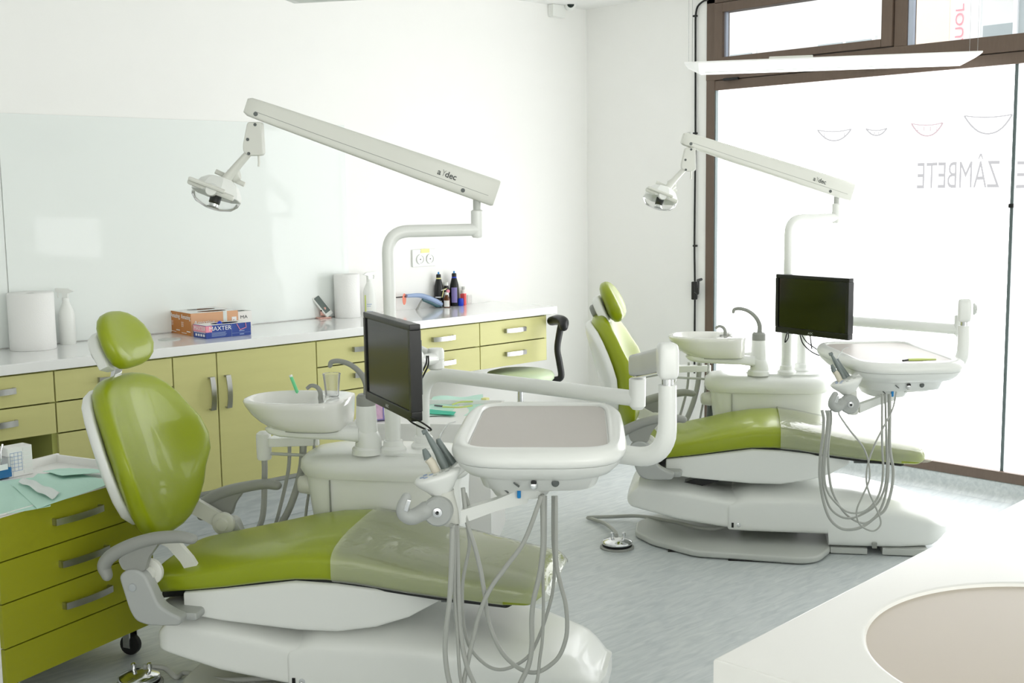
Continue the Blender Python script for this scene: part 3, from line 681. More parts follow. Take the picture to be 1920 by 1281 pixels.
        if not far:
            t.p('back_strap', loft([[Vector((a+du, vv+0.115+q*0.009, b+dw))+Vector((r_*0.020, 0, r_*0.008)) for q, r_ in ((-1, -1), (-1, 1), (1, 1), (1, -1))] for a, b in ((-0.86, 0.555), (-0.81, 0.572), (-0.77, 0.555), (-0.73, 0.51), (-0.70, 0.46))]), 'white2')
        else:
            t.p('back_strap', loft([[Vector((a+du, vv-0.055+q*0.010, b+dw))+Vector((0, 0, r_*0.032)) for q, r_ in ((-1, -1), (-1, 1), (1, 1), (1, -1))] for a, b in ((-0.99, 0.58), (-0.90, 0.535), (-0.815, 0.49))]), 'white2')
            t.p('hinge_strap', loft([[Vector((a+du, vv-0.05+q*0.009, b+dw))+Vector((r_*0.018, 0, 0)) for q, r_ in ((-1, -1), (-1, 1), (1, 1), (1, -1))] for a, b in ((-0.79, 0.50), (-0.76, 0.44), (-0.74, 0.40))]), 'lgrey')
    # clear plastic sleeve over the foot end (lies on the cushion)
    z2 = [(-0.225, 0.283, 0.462, 0.577)] + [(a, h+0.004, l-0.004, u+0.005) for a, h, l, u in zs[7:]]
    z2[-1] = (0.445, 0.215, 0.395, 0.46)
    sl = sloft([(a+du, 0, h, l+dw, u+dw) for a, h, l, u in z2], 48, 5.0, 0.0, 0.05, k=6, fn=seatfn)
    # open the sleeve at the seat side: drop its first cap
    V, Fc = sl; Fc = [f for f in Fc if len(f) != 48 and sum(V[i].z for i in f)/len(f) > dw+0.425-0.0*V[f[0]].x]
    rnd = random.Random(3)
    V = [Vector((v.x, v.y, v.z + rnd.uniform(-0.0006, 0.0012))) for v in V]
    Vw = [t.m @ v for v in V]
    single('foot_sleeve', 'clear plastic sleeve pulled over the foot end of the %s green chair' % nearname, 'cover', (Vw, Fc), 'sleeve', group='plastic foot sleeves', loc=t.m @ Vector((0.1+du, 0, 0.4+dw)), ang=80)
    return t
chair('nearer lime green reclining dental chair on white base, backrest at the left', OA, -0.07, -0.03, 'nearer', 0.016, -0.045, 17.5)
chair('farther lime green reclining dental chair on white base, near the shop window', OB, 0.0, 0.0, 'farther', -0.046)

# ================================================================== DENTAL UNITS
def LM(O): return T(O) @ Matrix.Rotation(AX, 4, 'Z')
def VV(x, y, O, v):                        # picture ray meets the plane v = const of a chair's frame
    P0 = O + N1*v; r_ = ray(x, y); return CAM + r_*(N1.dot(P0-CAM)/N1.dot(r_))

def cuspidor_unit(label, O):
    t = Thing('cuspidor_unit', label, 'dental unit', O, AX, group='dental water units')
    def blob(rows, n=44, e=3.6):
        R = []
        for w, u0, u1, v0, v1, ee in rows:
            R.append([Vector(((u0+u1)/2+se(2*PI*(j+.5)/n, ee)[0]*(u1-u0)/2, (v0+v1)/2+se(2*PI*(j+.5)/n, ee)[1]*(v1-v0)/2, w)) for j in range(n)])
        return loft(R)
    t.p('housing', blob([(0.12, -0.44, -0.02, 0.28, 0.54, 5), (0.30, -0.50, 0.0, 0.27, 0.56, 5), (0.45, -0.525, 0.01, 0.265, 0.56, 5), (0.58, -0.543, 0.012, 0.262, 0.565, 5), (0.645, -0.55, 0.016, 0.26, 0.57, 5)]), 'white', ang=40)
    t.p('mounting_foot', join(boxmm((-0.40, 0.2, 0.04), (-0.12, 0.5, 0.13), 0.02)), 'lgrey')
    t.p('housing_lid', blob([(0.632, -0.54, 0.01, 0.265, 0.565, 3.6), (0.638, -0.566, 0.03, 0.245, 0.585, 3.6), (0.66, -0.578, 0.042, 0.238, 0.595, 3.6), (0.69, -0.574, 0.04, 0.24, 0.59, 3.6), (0.707, -0.556, 0.03, 0.256, 0.575, 3.6), (0.718, -0.51, 0.01, 0.285, 0.545, 3.4), (0.723, -0.44, -0.02, 0.32, 0.51, 3.2)]), 'white', ang=50)
    t.p('lid_rim', blob([(0.628, -0.547, 0.013, 0.262, 0.567, 4), (0.634, -0.547, 0.013, 0.262, 0.567, 4)]), 'grey')
    t.p('panel_seam', boxmm((-0.4405, 0.2555, 0.30), (-0.4375, 0.27, 0.632)), 'grey')
    t.p('top_deck', blob([(0.715, -0.37, 0.0, 0.29, 0.47, 3), (0.728, -0.37, 0.0, 0.29, 0.47, 3), (0.732, -0.36, -0.01, 0.30, 0.46, 3)]), 'white', ang=40)
    t.p('side_knob', lathe([(0.0, 0.0), (0.034, 0.0), (0.036, 0.01), (0.030, 0.045), (0.022, 0.052), (0.0, 0.053)], 22, axis_m((-0.54, 0.36, 0.59), (-1, -0.25, 0))), 'white2', ang=50)
    # cup-filler column rising from the lid, bowl arm branching from its foot
    cx, cv = -0.312, 0.305
    t.p('column_foot', lathe([(0.054, 0.722), (0.053, 0.742), (0.046, 0.750)], 26, T((cx, cv, 0))), 'white')
    arm = sloft([(-0.665, cv, 0.085, 0.80, 0.832), (-0.60, cv, 0.10, 0.788, 0.832), (-0.48, cv, 0.10, 0.782, 0.828), (-0.40, cv, 0.075, 0.778, 0.826), (-0.33, cv, 0.045, 0.766, 0.822)], 32, 4, 0.03, 0.0)
    t.p('bowl_arm', arm, 'white', ang=60)
    t.p('arm_elbow', tube(catmull([(-0.40, cv, 0.802), (-0.345, cv, 0.80), (-0.315, cv, 0.786), (-0.307, cv, 0.762), (cx+0.004, cv, 0.735)], 5), [0.028, 0.036, 0.043, 0.046, 0.047], 20), 'white', ang=60)
    t.p('column', lathe([(0.040, 0.775), (0.038, 0.82), (0.034, 0.893), (0.033, 0.896)], 24, T((cx, cv, 0))), 'white')
    t.p('column_collar', lathe([(0.0335, 0.893), (0.033, 0.925), (0.026, 0.934), (0.0, 0.935)], 24, T((cx, cv, 0))), 'grey')
    sp = catmull([(cx+0.004, cv, 0.93), (cx+0.002, cv, 0.972), (cx-0.018, cv-0.002, 1.01), (cx-0.052, cv-0.004, 1.038), (cx-0.09, cv-0.006, 1.05), (cx-0.118, cv-0.008, 1.047), (cx-0.124, cv-0.009, 1.034)], 5)
    t.p('filler_spout', tube(sp, [0.012, 0.011, 0.010, 0.0095, 0.009, 0.0085, 0.008], 12, rc=True), 'grey', ang=60)
    # bowl: oval rim, round basin at the left, box-like body at the right
    def ring(w, u0, u1, v0, v1, sk, n=56):
        R = []
        for j in range(n):
            a = 2*PI*(j+.5)/n; ee = 2.3 if math.cos(a) < 0 else 4.2
            c, s = se(a, ee); R.append(Vector(((u0+u1)/2+c*(u1-u0)/2, (v0+v1)/2+s*(v1-v0)/2*0.94-0.055, w+sk*c)))
        return R
    r = [ring(0.816, -0.63, -0.382, 0.232, 0.485, 0), ring(0.822, -0.66, -0.379, 0.226, 0.49, 0), ring(0.843, -0.697, -0.377, 0.215, 0.498, 0), ring(0.868, -0.727, -0.376, 0.207, 0.506, 0), ring(0.895, -0.746, -0.375, 0.20, 0.512, 0), ring(0.912, -0.753, -0.373, 0.195, 0.518, 0), ring(0.919, -0.748, -0.375, 0.20, 0.514, 0), ring(0.921, -0.735, -0.384, 0.21, 0.503, 0)]
    inner = [ring(0.915, -0.725, -0.50, 0.225, 0.49, 0), ring(0.895, -0.712, -0.515, 0.238, 0.476, 0), ring(0.868, -0.685, -0.54, 0.26, 0.452, 0), ring(0.854, -0.64, -0.575, 0.31, 0.40, 0)]
    # keep vertex correspondence rim -> basin
    t.p('cuspidor_bowl', loft(r+inner), 'ceramic', ang=60)
    t.p('bowl_seat', loft([ring(0.812, -0.63, -0.388, 0.24, 0.478, 0), ring(0.818, -0.63, -0.388, 0.24, 0.478, 0)]), 'grey')
    fp = catmull([(-0.475, cv-0.01, 0.915), (-0.475, cv-0.01, 0.94), (-0.486, cv-0.012, 0.958), (-0.506, cv-0.014, 0.963), (-0.522, cv-0.016, 0.952)], 5)
    t.p('bowl_rinse_spout', tube(fp, [0.009, 0.0085, 0.008, 0.007, 0.0065], 10), 'grey', ang=60)
    t.p('valve_cap', lathe([(0.010, 0), (0.010, 0.006), (0, 0.008)], 12, T((-0.45, cv, 0.92))), 'white')
    # assistant's arm with its instrument holder and tubing
    a0 = Vector((-0.745, 0.42, 0.715)); 
    t.p('holder_post', lathe([(0.0, 0.055), (0.016, 0.053), (0.026, 0.045), (0.028, 0.035), (0.028, -0.002), (0.0275, -0.003), (0.028, -0.004), (0.027, -0.045), (0.024, -0.052), (0, -0.053)], 22, T(a0)), 'white')
    t.p('holder_bar', prism(rpoly([(a0.x+0.02, 0.40), (a0.x+0.20, 0.45), (a0.x+0.20, 0.47), (a0.x+0.02, 0.47)], 0.01), 0.712, 0.745, 'w', 0.006), 'white')
    t.p('link_rod', tube([(a0.x+0.02, 0.42, 0.685), (-0.60, 0.43, 0.68), (-0.54, 0.43, 0.675)], 0.006, 10), 'lgrey')
    hs_ = [((-0.745, 0.42, 0.67), (-0.747, 0.42, 0.60), (-0.76, 0.42, 0.45), (-0.80, 0.42, 0.33), (-0.78, 0.42, 0.14), (-0.6, 0.4, 0.06), (-0.44, 0.38, 0.12), 0.011), ((-0.655, 0.45, 0.76), (-0.665, 0.45, 0.62), (-0.71, 0.45, 0.45), (-0.76, 0.46, 0.30), (-0.72, 0.46, 0.15), (-0.5, 0.45, 0.10), (-0.44, 0.44, 0.14), 0.007),
           ((-0.60, 0.45, 0.76), (-0.615, 0.45, 0.62), (-0.66, 0.44, 0.48), (-0.75, 0.44, 0.30), (-0.70, 0.44, 0.12), (-0.55, 0.43, 0.09), (-0.44, 0.42, 0.16), 0.0135), ((-0.555, 0.45, 0.77), (-0.575, 0.45, 0.60), (-0.60, 0.44, 0.45), (-0.61, 0.43, 0.25), (-0.56, 0.42, 0.12), (-0.47, 0.40, 0.12), (-0.44, 0.40, 0.14), 0.0055)]
    for h in hs_: t.p('suction_tubing', tube(catmull(h[:-1], 6), h[-1], 12), 'hose', ang=60)
    t.p('floor_conduit', tube(catmull([(-0.545, 0.50, 0.60), (-0.55, 0.50, 0.4), (-0.52, 0.50, 0.2), (-0.45, 0.47, 0.08)], 6), 0.016, 12), 'dgrey', ang=60)
    return t
cuspidor_unit('nearer white water unit with oval spittoon bowl behind the nearer green chair', OA + E1*-0.042)
cuspidor_unit('farther white water unit with oval spittoon bowl behind the farther green chair', OB)

def dental_light(label, O, sh, px):
    P = {k: VV(a, b, O, v) for k, (a, b, v) in px.items()}
    base = LM(O) @ Vector((-0.175+sh, 0.32, 0.728))
    t = Thing('dental_light', label, 'dental lamp', base, 0, group='dental operating lights')
    def p(n_, g, m, **k): return t.p(n_, g, m, world=True, **k)
    p('post_collar', lathe([(0.046, 0), (0.046, 0.012), (0.036, 0.022), (0.034, 0.04), (0.028, 0.044)], 26, T(base)), 'white')
    p('lower_sleeve', lathe([(0.0275, 0.04), (0.0275, 0.20), (0.024, 0.205)], 22, T(base)), 'white')
    zt = P['bend'].z; el = Vector((P['elbow'].x, P['elbow'].y, zt))
    p('post', tube(corner([base+Vector((0, 0, 0.2)), Vector((base.x, base.y, zt)), el], 0.075, 8), 0.0215, 20), 'white', ang=60)
    p('elbow_sleeve', lathe([(0.0, -0.03), (0.016, -0.028), (0.0215, -0.02), (0.0215, 0.065), (0.018, 0.068), (0.014, 0.07)], 20, T(el)), 'white')
    p('pivot_neck', lathe([(0.0135, 0.065), (0.0135, 0.115)], 16, T(el)), 'lgrey')
    R_, L_ = P['beamR'], P['beamL']
    X = (L_-R_).normalized(); hz = Vector((X.x, X.y, 0)).normalized(); side = Vector((-hz.y, hz.x, 0)); upv = side.cross(X); upv = upv if upv.z > 0 else -upv
    if side.dot(CAM-R_) < 0: side = -side
    def brings(pr):
        out = []
        for q, h, wd in pr:
            c = R_.lerp(L_, q); out.append([c+upv*(se(2*PI*(j+.5)/28, 6)[1]*h)+side*(se(2*PI*(j+.5)/28, 6)[0]*wd) for j in range(28)])
        return out
    p('spring_arm', loft(brings([(0.0, 0.044, 0.026), (0.006, 0.0465, 0.029), (0.3, 0.044, 0.0285), (0.7, 0.0375, 0.027), (0.93, 0.033, 0.025), (0.985, 0.031, 0.024), (1.0, 0.024, 0.018)])), 'white2', ang=50)
    def onb(q, hh): return R_.lerp(L_, q)+upv*hh+side*0.0285
    sm = p('arm_seam', tube([onb(0.03, -0.017), onb(0.3, -0.0155), onb(0.7, -0.0135)-side*0.0015, onb(0.96, -0.010)-side*0.004], 0.0009, 6), 'grey')
    for q, hh in ((0.13, -0.029), (0.955, -0.017)):
        p('pivot_bolt', lathe([(0.0075, 0), (0.0075, 0.003), (0.0, 0.004)], 14, axis_m(onb(q, hh)-side*(0.002 if q < .5 else 0.006), side)), 'dgrey')
    tx = -X
    o_ = onb(0.245, -0.005)+side*0.0006; pos_ = tx.cross(upv).dot(side) > 0
    if not pos_: print('lettering faces away')
    p('lettering', text_g('a', 0.029, o_, tx, upv, 0.0004, bold=0.0006), 'print_logo')
    p('lettering', text_g('dec', 0.029, o_+tx*0.0275, tx, upv, 0.0004, bold=0.0006), 'print_logo')
    p('lettering_sprig', tube(catmull([o_+tx*0.0215+side*0.0006, o_+tx*0.022+upv*0.012+side*0.0006, o_+tx*0.017+upv*0.022+side*0.0006], 4), 0.0010, 5), 'grey')
    p('lettering_sprig', tube(catmull([o_+tx*0.022+upv*0.010+side*0.0006, o_+tx*0.028+upv*0.021+side*0.0006], 4), 0.0009, 5), 'grey')
    # neck, knuckle box, lamp
    kn = P['knuckle']; s = kn.dot(_d)-CAM.dot(_d); s = s/F
    Rt = Vector((_r.x, _r.y, 0)).normalized(); Tow = Vector((-_d.x, -_d.y, 0)).normalized(); UP = Vector((0, 0, 1))
    def q(dx, dy, dz=0.0): return kn + Rt*(dx*s0) + UP*(-dy*s0) + Tow*dz
    s0 = 4.0/F
    p('drop_neck', lathe([(0.0125, 0.0), (0.0125, 0.055)], 16, T(q(3, -42))), 'lgrey')
    pts = [(-10, -32), (17, -32), (18, 26), (13, 30), (-11, 30), (-20, 22), (-20, 10)]
    R2 = [Vector((0, 0, 0))]
    V = []; poly = rpoly(pts, 5)
    gg = ([q(a, b, d_) for d_ in (-0.02, 0.022) for a, b in poly], [tuple(range(len(poly))), tuple(range(2*len(poly)-1, len(poly)-1, -1))]+[(i, i+len(poly), (i+1) % len(poly)+len(poly), (i+1) % len(poly)) for i in range(len(poly))])
    p('knuckle_housing', bevel_g(gg, 0.005, 2, 50), 'white2')
    for a, b in ((5, -27), (-10, 0), (-9, 26)):
        p('knuckle_screw', lathe([(0.0055, 0), (0.0055, 0.002), (0.003, 0.001), (0, 0.001)], 12, axis_m(q(a, b, 0.0215), Tow)), 'dgrey')
    p('cable_stub', tube([q(7, 28), q(7, 42), q(6, 50)], 0.004, 8), 'white2')
    # yoke arm down to the head
    p('yoke_arm', tube([q(-12, 25), q(-32, 46), q(-58, 76)], [0.0165, 0.0185, 0.023], 16, flat=0.75), 'white2', ang=60)
    p('yoke_cap', lathe([(0, -0.022), (0.02, -0.018), (0.026, 0), (0.02, 0.018), (0, 0.022)], 20, axis_m(q(-43, 64, -0.02), Rt+UP*0.2)), 'white2', ang=60)
    hc = q(-74, 98, 0.0)
    ax = (Rt*-0.30+UP*-1+Tow*0.22).normalized()           # beam direction: down towards the chair
    mh = axis_m(hc, ax, Rt)
    hd = p('reflector_shell', lathe([(0.012, -0.052), (0.045, -0.05), (0.066, -0.034), (0.082, -0.008), (0.086, 0.010), (0.083, 0.012), (0.078, -0.006), (0.06, -0.030), (0.03, -0.042), (0.0, -0.044)], 8, mh @ Matrix.Rotation(PI/8, 4, 'Z')), 'white', ang=25)
    p('reflector_dish', lathe([(0.076, -0.004), (0.058, -0.027), (0.028, -0.039), (0.0, -0.041)], 24, mh, cap=False), 'white', parent=hd, ang=60)
    p('clear_shield', lathe([(0.084, 0.008), (0.080, 0.028), (0.062, 0.046), (0.03, 0.056), (0.0, 0.058)], 28, mh, cap=False), 'shield', ang=60)
    p('bulb_mount', lathe([(0.0, 0.0), (0.019, 0.004), (0.019, 0.036), (0.015, 0.04), (0.0, 0.04)], 18, mh @ T((0, 0, 0))), 'black')
    p('bulb_collar', lathe([(0.016, 0.038), (0.016, 0.048), (0.021, 0.05), (0.021, 0.054), (0, 0.054)], 18, mh), 'led')
    p('mount_bar', obox(hc+Tow*0.068+Rt*-0.004+UP*0.010, (Rt-UP*0.42), Tow, (Rt-UP*0.42).cross(Tow), (0.165, 0.018, 0.020), 0.007), 'white2')
    p('grip_handle', obox(hc+Tow*0.088+Rt*-0.012+UP*0.026, (Rt-UP*0.40), Tow, (Rt-UP*0.40).cross(Tow), (0.13, 0.016, 0.014), 0.006), 'white2')
    p('grip_handle', tube([q(-82, 57, -0.05), q(-28, 83, -0.05)], 0.0085, 12), 'white2', ang=60)
    p('handle_knuckle', lathe([(0, -0.012), (0.018, -0.01), (0.022, 0), (0.018, 0.012), (0, 0.012)], 18, axis_m(hc+Tow*0.074+UP*0.01, Tow)), 'white', ang=60)
    return t
dental_light('nearer white dental lamp on long spring arm above the nearer green chair', OA, -0.088,
    {'bend': (735, 434, 0.34), 'elbow': (895, 434, 0.47), 'beamR': (930, 363, 0.48), 'beamL': (461, 198, 0.20), 'knuckle': (477, 262, 0.20)})
dental_light('farther white dental lamp on long spring arm before the frosted window', OB, 0.0,
    {'bend': (1477, 410, 0.34), 'elbow': (1568, 408, 0.47), 'beamR': (1596, 361, 0.48), 'beamL': (1280, 259, 0.20), 'knuckle': (1291, 300, 0.20)})

# ---- monitors on their arms
def monitor(label, c, xdir, pole, joints, loops, tilt=0.0):
    c = Vector(c); X = Vector(xdir).normalized(); Yb = Vector((-X.y, X.x, 0)); rz = math.atan2(X.y, X.x)     # Yb points behind the screen
    t = Thing('monitor', label, 'monitor', c-Vector((0, 0, 0.14)), rz, group='flat black monitors')
    Z0 = 0.14
    bz = t.p('bezel', join(boxmm((-0.22, -0.012, Z0+0.122), (0.22, 0.022, Z0+0.14), 0.003), boxmm((-0.22, -0.012, Z0-0.14), (0.22, 0.022, Z0-0.112), 0.003), boxmm((-0.22, -0.012, Z0-0.112), (-0.203, 0.022, Z0+0.122)), boxmm((0.203, -0.012, Z0-0.112), (0.22, 0.022, Z0+0.122)), boxmm((-0.203, -0.004, Z0-0.112), (0.203, 0.022, Z0+0.122))), 'black')
    t.p('screen', boxmm((-0.202, -0.0075, Z0-0.111), (0.202, -0.0042, Z0+0.121)), 'screen', parent=bz)
    t.p('maker_lettering', text_g('AOC', 0.014, (-0.014, -0.0125, Z0-0.132), (1, 0, 0), (0, 0, 1), 0.0003), 'lgrey', parent=bz)
    t.p('rear_housing', loft([[Vector((sx*hx, yy, Z0+sz*hz)) for sx, sz in ((-1, -1), (1, -1), (1, 1), (-1, 1))] for yy, hx, hz in ((0.022, 0.205, 0.125), (0.045, 0.13, 0.09), (0.06, 0.12, 0.08))]), 'dgrey', ang=20)
    t.p('mount_plate', boxmm((-0.05, 0.06, Z0-0.05), (0.05, 0.072, Z0+0.05), 0.004), 'white')
    pw = Vector(pole); J = [t.m @ Vector((0.0, 0.08, Z0+0.0))] + [Vector(j) for j in joints] + [pw]
    t.p('pole_clamp', lathe([(0.030, -0.035), (0.033, -0.03), (0.033, 0.03), (0.030, 0.035)], 24, T(pw)), 'white', world=True)
    for a, b in zip(J[:-1], J[1:]):
        t.p('arm_link', tube([a, b], [0.017, 0.020], 14), 'white', world=True, ang=60)
    for j in J[:-1]:
        t.p('arm_joint', lathe([(0.0, 0.034), (0.022, 0.032), (0.027, 0.024), (0.027, 0.0), (0.025, -0.002), (0.027, -0.004), (0.027, -0.030), (0.02, -0.036), (0, -0.036)], 20, T(j)), 'white', world=True)
    for lp in loops: t.p('cable', tube(catmull(lp, 6), 0.0028, 6), 'black', world=True, ang=60)
    return t
mc = Vector((-3.861, -2.763, 1.119)); mX = Vector((-0.33, -0.944, 0))
pa_ = LM(OA) @ Vector((-0.175-0.088, 0.32, 1.10))
mb = Vector((0, 0, 0))
monitor('nearer black monitor, screen turned left, above the nearer green chair', mc, mX, (pa_.x, pa_.y, PD(735, 632, (pa_-CAM).dot(_d)).z),
        [PD(817, 672, 3.75)], [[PD(770, 783, 3.38), PD(790, 792, 3.34), PD(808, 805, 3.30), PD(800, 806, 3.34), PD(775, 794, 3.40), PD(765, 786, 3.42)], [PD(800, 668, 3.62), PD(799, 682, 3.6), PD(792, 697, 3.6), PD(788, 706, 3.6)], [PD(803, 668, 3.62), PD(803, 684, 3.6), PD(796, 700, 3.6), PD(790, 712, 3.6)]])
nc = Vector((-1.242, -2.57, 1.087)); nX = Vector((-0.163, -0.987, 0))
pb_ = LM(OB) @ Vector((-0.175, 0.32, 1.10))
monitor('farther black monitor, facing the room before the frosted window', nc, nX, (pb_.x, pb_.y, 1.09),
        [pb_+(nc-pb_)*0.4+Vector((0.12, 0, 0))], [[PD(1478, 625, 5.4), PD(1478, 634, 5.4), PD(1472, 642, 5.4), PD(1474, 630, 5.4), PD(1477, 622, 5.4)], [PD(1500, 628, 5.35), PD(1506, 645, 5.35), PD(1522, 660, 5.3), PD(1539, 667, 5.3), PD(1532, 656, 5.3), PD(1513, 642, 5.35), PD(1503, 628, 5.35)], [PD(1519, 630, 5.35), PD(1521, 645, 5.35), PD(1522, 654, 5.33)]])

# ================================================================== DELIVERY SYSTEMS (tray head on swing arm)
def delivery(label, O, sh, end, block, head, th, ztop, hoses, tool_shift, extra=None):
    base = LM(O) @ Vector((-0.10+sh, 0.39, 0.728))
    t = Thing('delivery_unit', label, 'delivery unit', base, 0, group='instrument delivery units')
    def p(n_, g, m, **k): return t.p(n_, g, m, world=True, **k)
    end, block, head = Vector(end), Vector(block), Vector(head)
    p('post_collar', lathe([(0.044, 0), (0.044, 0.012), (0.034, 0.022), (0.034, 0.04), (0.028, 0.046)], 26, T(base)), 'white')
    zt = end.z
    p('swing_arm', tube(corner([base+Vector((0, 0, 0.04)), Vector((base.x, base.y, zt)), Vector((end.x, end.y, zt))], 0.15, 10), 0.0245, 20), 'white', ang=60)
    p('arm_end_sleeve', lathe([(0.0, -0.034), (0.016, -0.032), (0.0245, -0.022), (0.026, 0.06), (0.022, 0.064), (0.0, 0.064)], 22, T((end.x, end.y, zt))), 'white')
    z2 = zt+0.10
    p('chrome_shaft', lathe([(0.015, 0.06), (0.015, 0.078)], 18, T((end.x, end.y, zt))), 'chrome')
    s0 = Vector((end.x, end.y, z2)); d = (block-s0); hz = Vector((d.x, d.y, 0)).normalized(); sd = Vector((-hz.y, hz.x, 0)); up = Vector((0, 0, 1))
    def rr(c, hw, hh, n=28, e=5): return [c+sd*(se(2*PI*(j+.5)/n, e)[0]*hw)+up*(se(2*PI*(j+.5)/n, e)[1]*hh) for j in range(n)]
    e_ = block-hz*0.03
    p('flex_arm', loft([rr(s0-hz*0.03, 0.018, 0.026), rr(s0-hz*0.02, 0.024, 0.033), rr(s0.lerp(e_, 0.5), 0.024, 0.034), rr(e_, 0.022, 0.033)]), 'lgrey', ang=50)
    p('chrome_strip', obox((s0+e_)/2-up*0.036, (e_-s0), sd, up, ((e_-s0).length, 0.03, 0.006), 0.002), 'chrome')
    p('front_block', loft([rr(block-hz*0.032, 0.018, 0.038), rr(block-hz*0.026, 0.0255, 0.046), rr(block+hz*0.018, 0.0265, 0.048), rr(block+hz*0.026, 0.022, 0.043), rr(block+hz*0.028, 0.012, 0.03)]), 'white', ang=50)
    if extra: extra(p, block, sd, hz)
    p('chrome_shaft', lathe([(0.0155, -0.066), (0.0155, -0.046)], 18, T(block)), 'chrome')
    hm = T(head) @ Matrix.Rotation(th, 4, 'Z')
    Xh = (hm.to_3x3() @ Vector((1, 0, 0))); Yh = (hm.to_3x3() @ Vector((0, 1, 0)))
    att = Vector((head.x, head.y, ztop-0.066))+Xh*0.12-Yh*0.04
    pth = corner([block+Vector((0, 0, -0.064)), Vector((block.x, block.y, att.z)), att], 0.135, 10)
    p('drop_tube', tube(pth, [0.0235, 0.0265, 0.0265, 0.0265, 0.026], 20), 'white', ang=60)
    p('tube_screw', lathe([(0.0028, 0), (0, 0.001)], 8, axis_m(Vector((block.x, block.y, block.z-0.11))-hz*-0.0, -_d)), 'black') if False else None
    # head shell
    def ring(w, hx, y0, y1, e=6, n=56, bulge=0.0, xo=0.0):
        R = []
        for j in range(n):
            c, s_ = se(2*PI*(j+.5)/n, e); x = xo+c*hx; y = (y0+y1)/2+s_*(y1-y0)/2
            if s_ < 0: y -= bulge*(1-c*c)
            R.append(hm @ Vector((x, y, w)))
        return R
    shell = [ring(-0.130, 0.135, -0.25, 0.18, 5), ring(-0.124, 0.155, -0.272, 0.2, 5, bulge=0.005), ring(-0.094, 0.166, -0.285, 0.22, 5, bulge=0.01), ring(-0.088, 0.172, -0.292, 0.24, 5, bulge=0.015), ring(-0.078, 0.198, -0.325, 0.30, 5, bulge=0.022), ring(-0.058, 0.217, -0.347, 0.338, 5, bulge=0.028), ring(-0.042, 0.225, -0.355, 0.348, 5, bulge=0.03)]
    p('head_shell', loft(shell), 'white', ang=50)
    rim = [ring(-0.0415, 0.224, -0.354, 0.346, 5, bulge=0.03), ring(-0.040, 0.228, -0.358, 0.350, 5, bulge=0.03), ring(-0.026, 0.232, -0.363, 0.356, 5, bulge=0.03), ring(-0.010, 0.228, -0.359, 0.352, 5, bulge=0.028), ring(0.0, 0.216, -0.346, 0.342, 5, bulge=0.022), ring(0.002, 0.198, -0.325, 0.322, 6, bulge=0.01), ring(-0.001, 0.188, -0.314, 0.312, 8, bulge=0.0), ring(-0.010, 0.183, -0.309, 0.308, 9, bulge=0.0)]
    p('tray_rim', loft(rim), 'white', ang=60)
    p('tray_mat', loft([ring(-0.0098, 0.180, -0.306, 0.305, 10), ring(-0.007, 0.180, -0.306, 0.305, 10), ring(-0.0065, 0.179, -0.305, 0.304, 10)]), 'traymat')
    def hp(x, y, z): return hm @ Vector((x, y, z))
    pan = lambda x, z: hp(x, -0.2895, z)
    p('panel_slot', obox(hp(-0.055, -0.292, -0.104), Xh+Vector((0, 0, -0.8)), Yh, (Xh+Vector((0, 0, -0.8))).cross(Yh), (0.018, 0.01, 0.003)), 'dgrey')
    kb = p('toggle_knob', lathe([(0.0, 0.014), (0.008, 0.012), (0.011, 0.004), (0.011, 0.0)], 16, axis_m(hp(-0.01, -0.291, -0.106), -Yh)), 'chrome')
    p('toggle_cap', lathe([(0.0, 0.006), (0.007, 0.005), (0.008, 0.0)], 12, axis_m(hp(-0.01, -0.298, -0.097), -Yh)), 'black')
    p('hanger_bar', lathe([(0.0, 0.006), (0.007, 0.005), (0.010, 0.0)], 16, axis_m(hp(0.045, -0.293, -0.100), -Yh)), 'dgrey')
    p('hose_port', tube([hp(0.0, -0.22, -0.125), hp(0.10, -0.2, -0.125)], 0.016, 12), 'white2')
    # under-body and holder beam
    p('under_body', loft([ring(-0.165, 0.05, -0.20, 0.0, 3, xo=-0.05), ring(-0.160, 0.075, -0.225, 0.03, 3, xo=-0.05), ring(-0.12, 0.10, -0.235, 0.06, 4, xo=-0.05)]), 'white', ang=50)
    p('blue_tab', obox(hp(-0.052, -0.234, -0.142), Xh, Yh, (0, 0, 1), (0.010, 0.008, 0.026), 0.003), 'cyan')
    p('side_slot', obox(hp(-0.085, -0.228, -0.137), Xh+Vector((0, 0, -0.9)), Yh, (Xh+Vector((0, 0, -0.9))).cross(Yh), (0.014, 0.008, 0.004)), 'dgrey')
    bm_a, bm_b = hp(-0.20, -0.27, -0.192), hp(-0.03, -0.20, -0.150)
    p('holder_beam', loft([[c+Vector((0, 0, hh*z))+Yh*(0.017*y) for y, z in ((-1, -1), (1, -1), (1, 1), (-1, 1))] for c, hh in ((bm_a, 0.018), (bm_a.lerp(bm_b, .5), 0.015), (bm_b, 0.022))]), 'white', ang=20)
    # holder: stem, keypad, disc, handle
    ys = -0.30
    k = 0.00136
    def hq(px_, py_, y=ys): return hp(-0.253+(px_-824)*k, y, -0.165-(py_-960)*k)
    def disk(px_, py_, rx, ry, y): 
        c = hq(px_, py_, y); return [c+Xh*(math.cos(2*PI*j/24)*rx)+Yh*(math.sin(2*PI*j/24)*ry) for j in range(24)]
    p('holder_stem', loft([disk(843, 996, 0.020, 0.020, -0.28), disk(842, 992, 0.024, 0.022, -0.28), disk(838, 965, 0.027, 0.027, -0.285), disk(832, 935, 0.026, 0.028, -0.29), disk(830, 925, 0.028, 0.03, -0.29)]), 'white2', ang=50)
    tm = (Xh+Vector((0, 0, 0.30))).normalized()
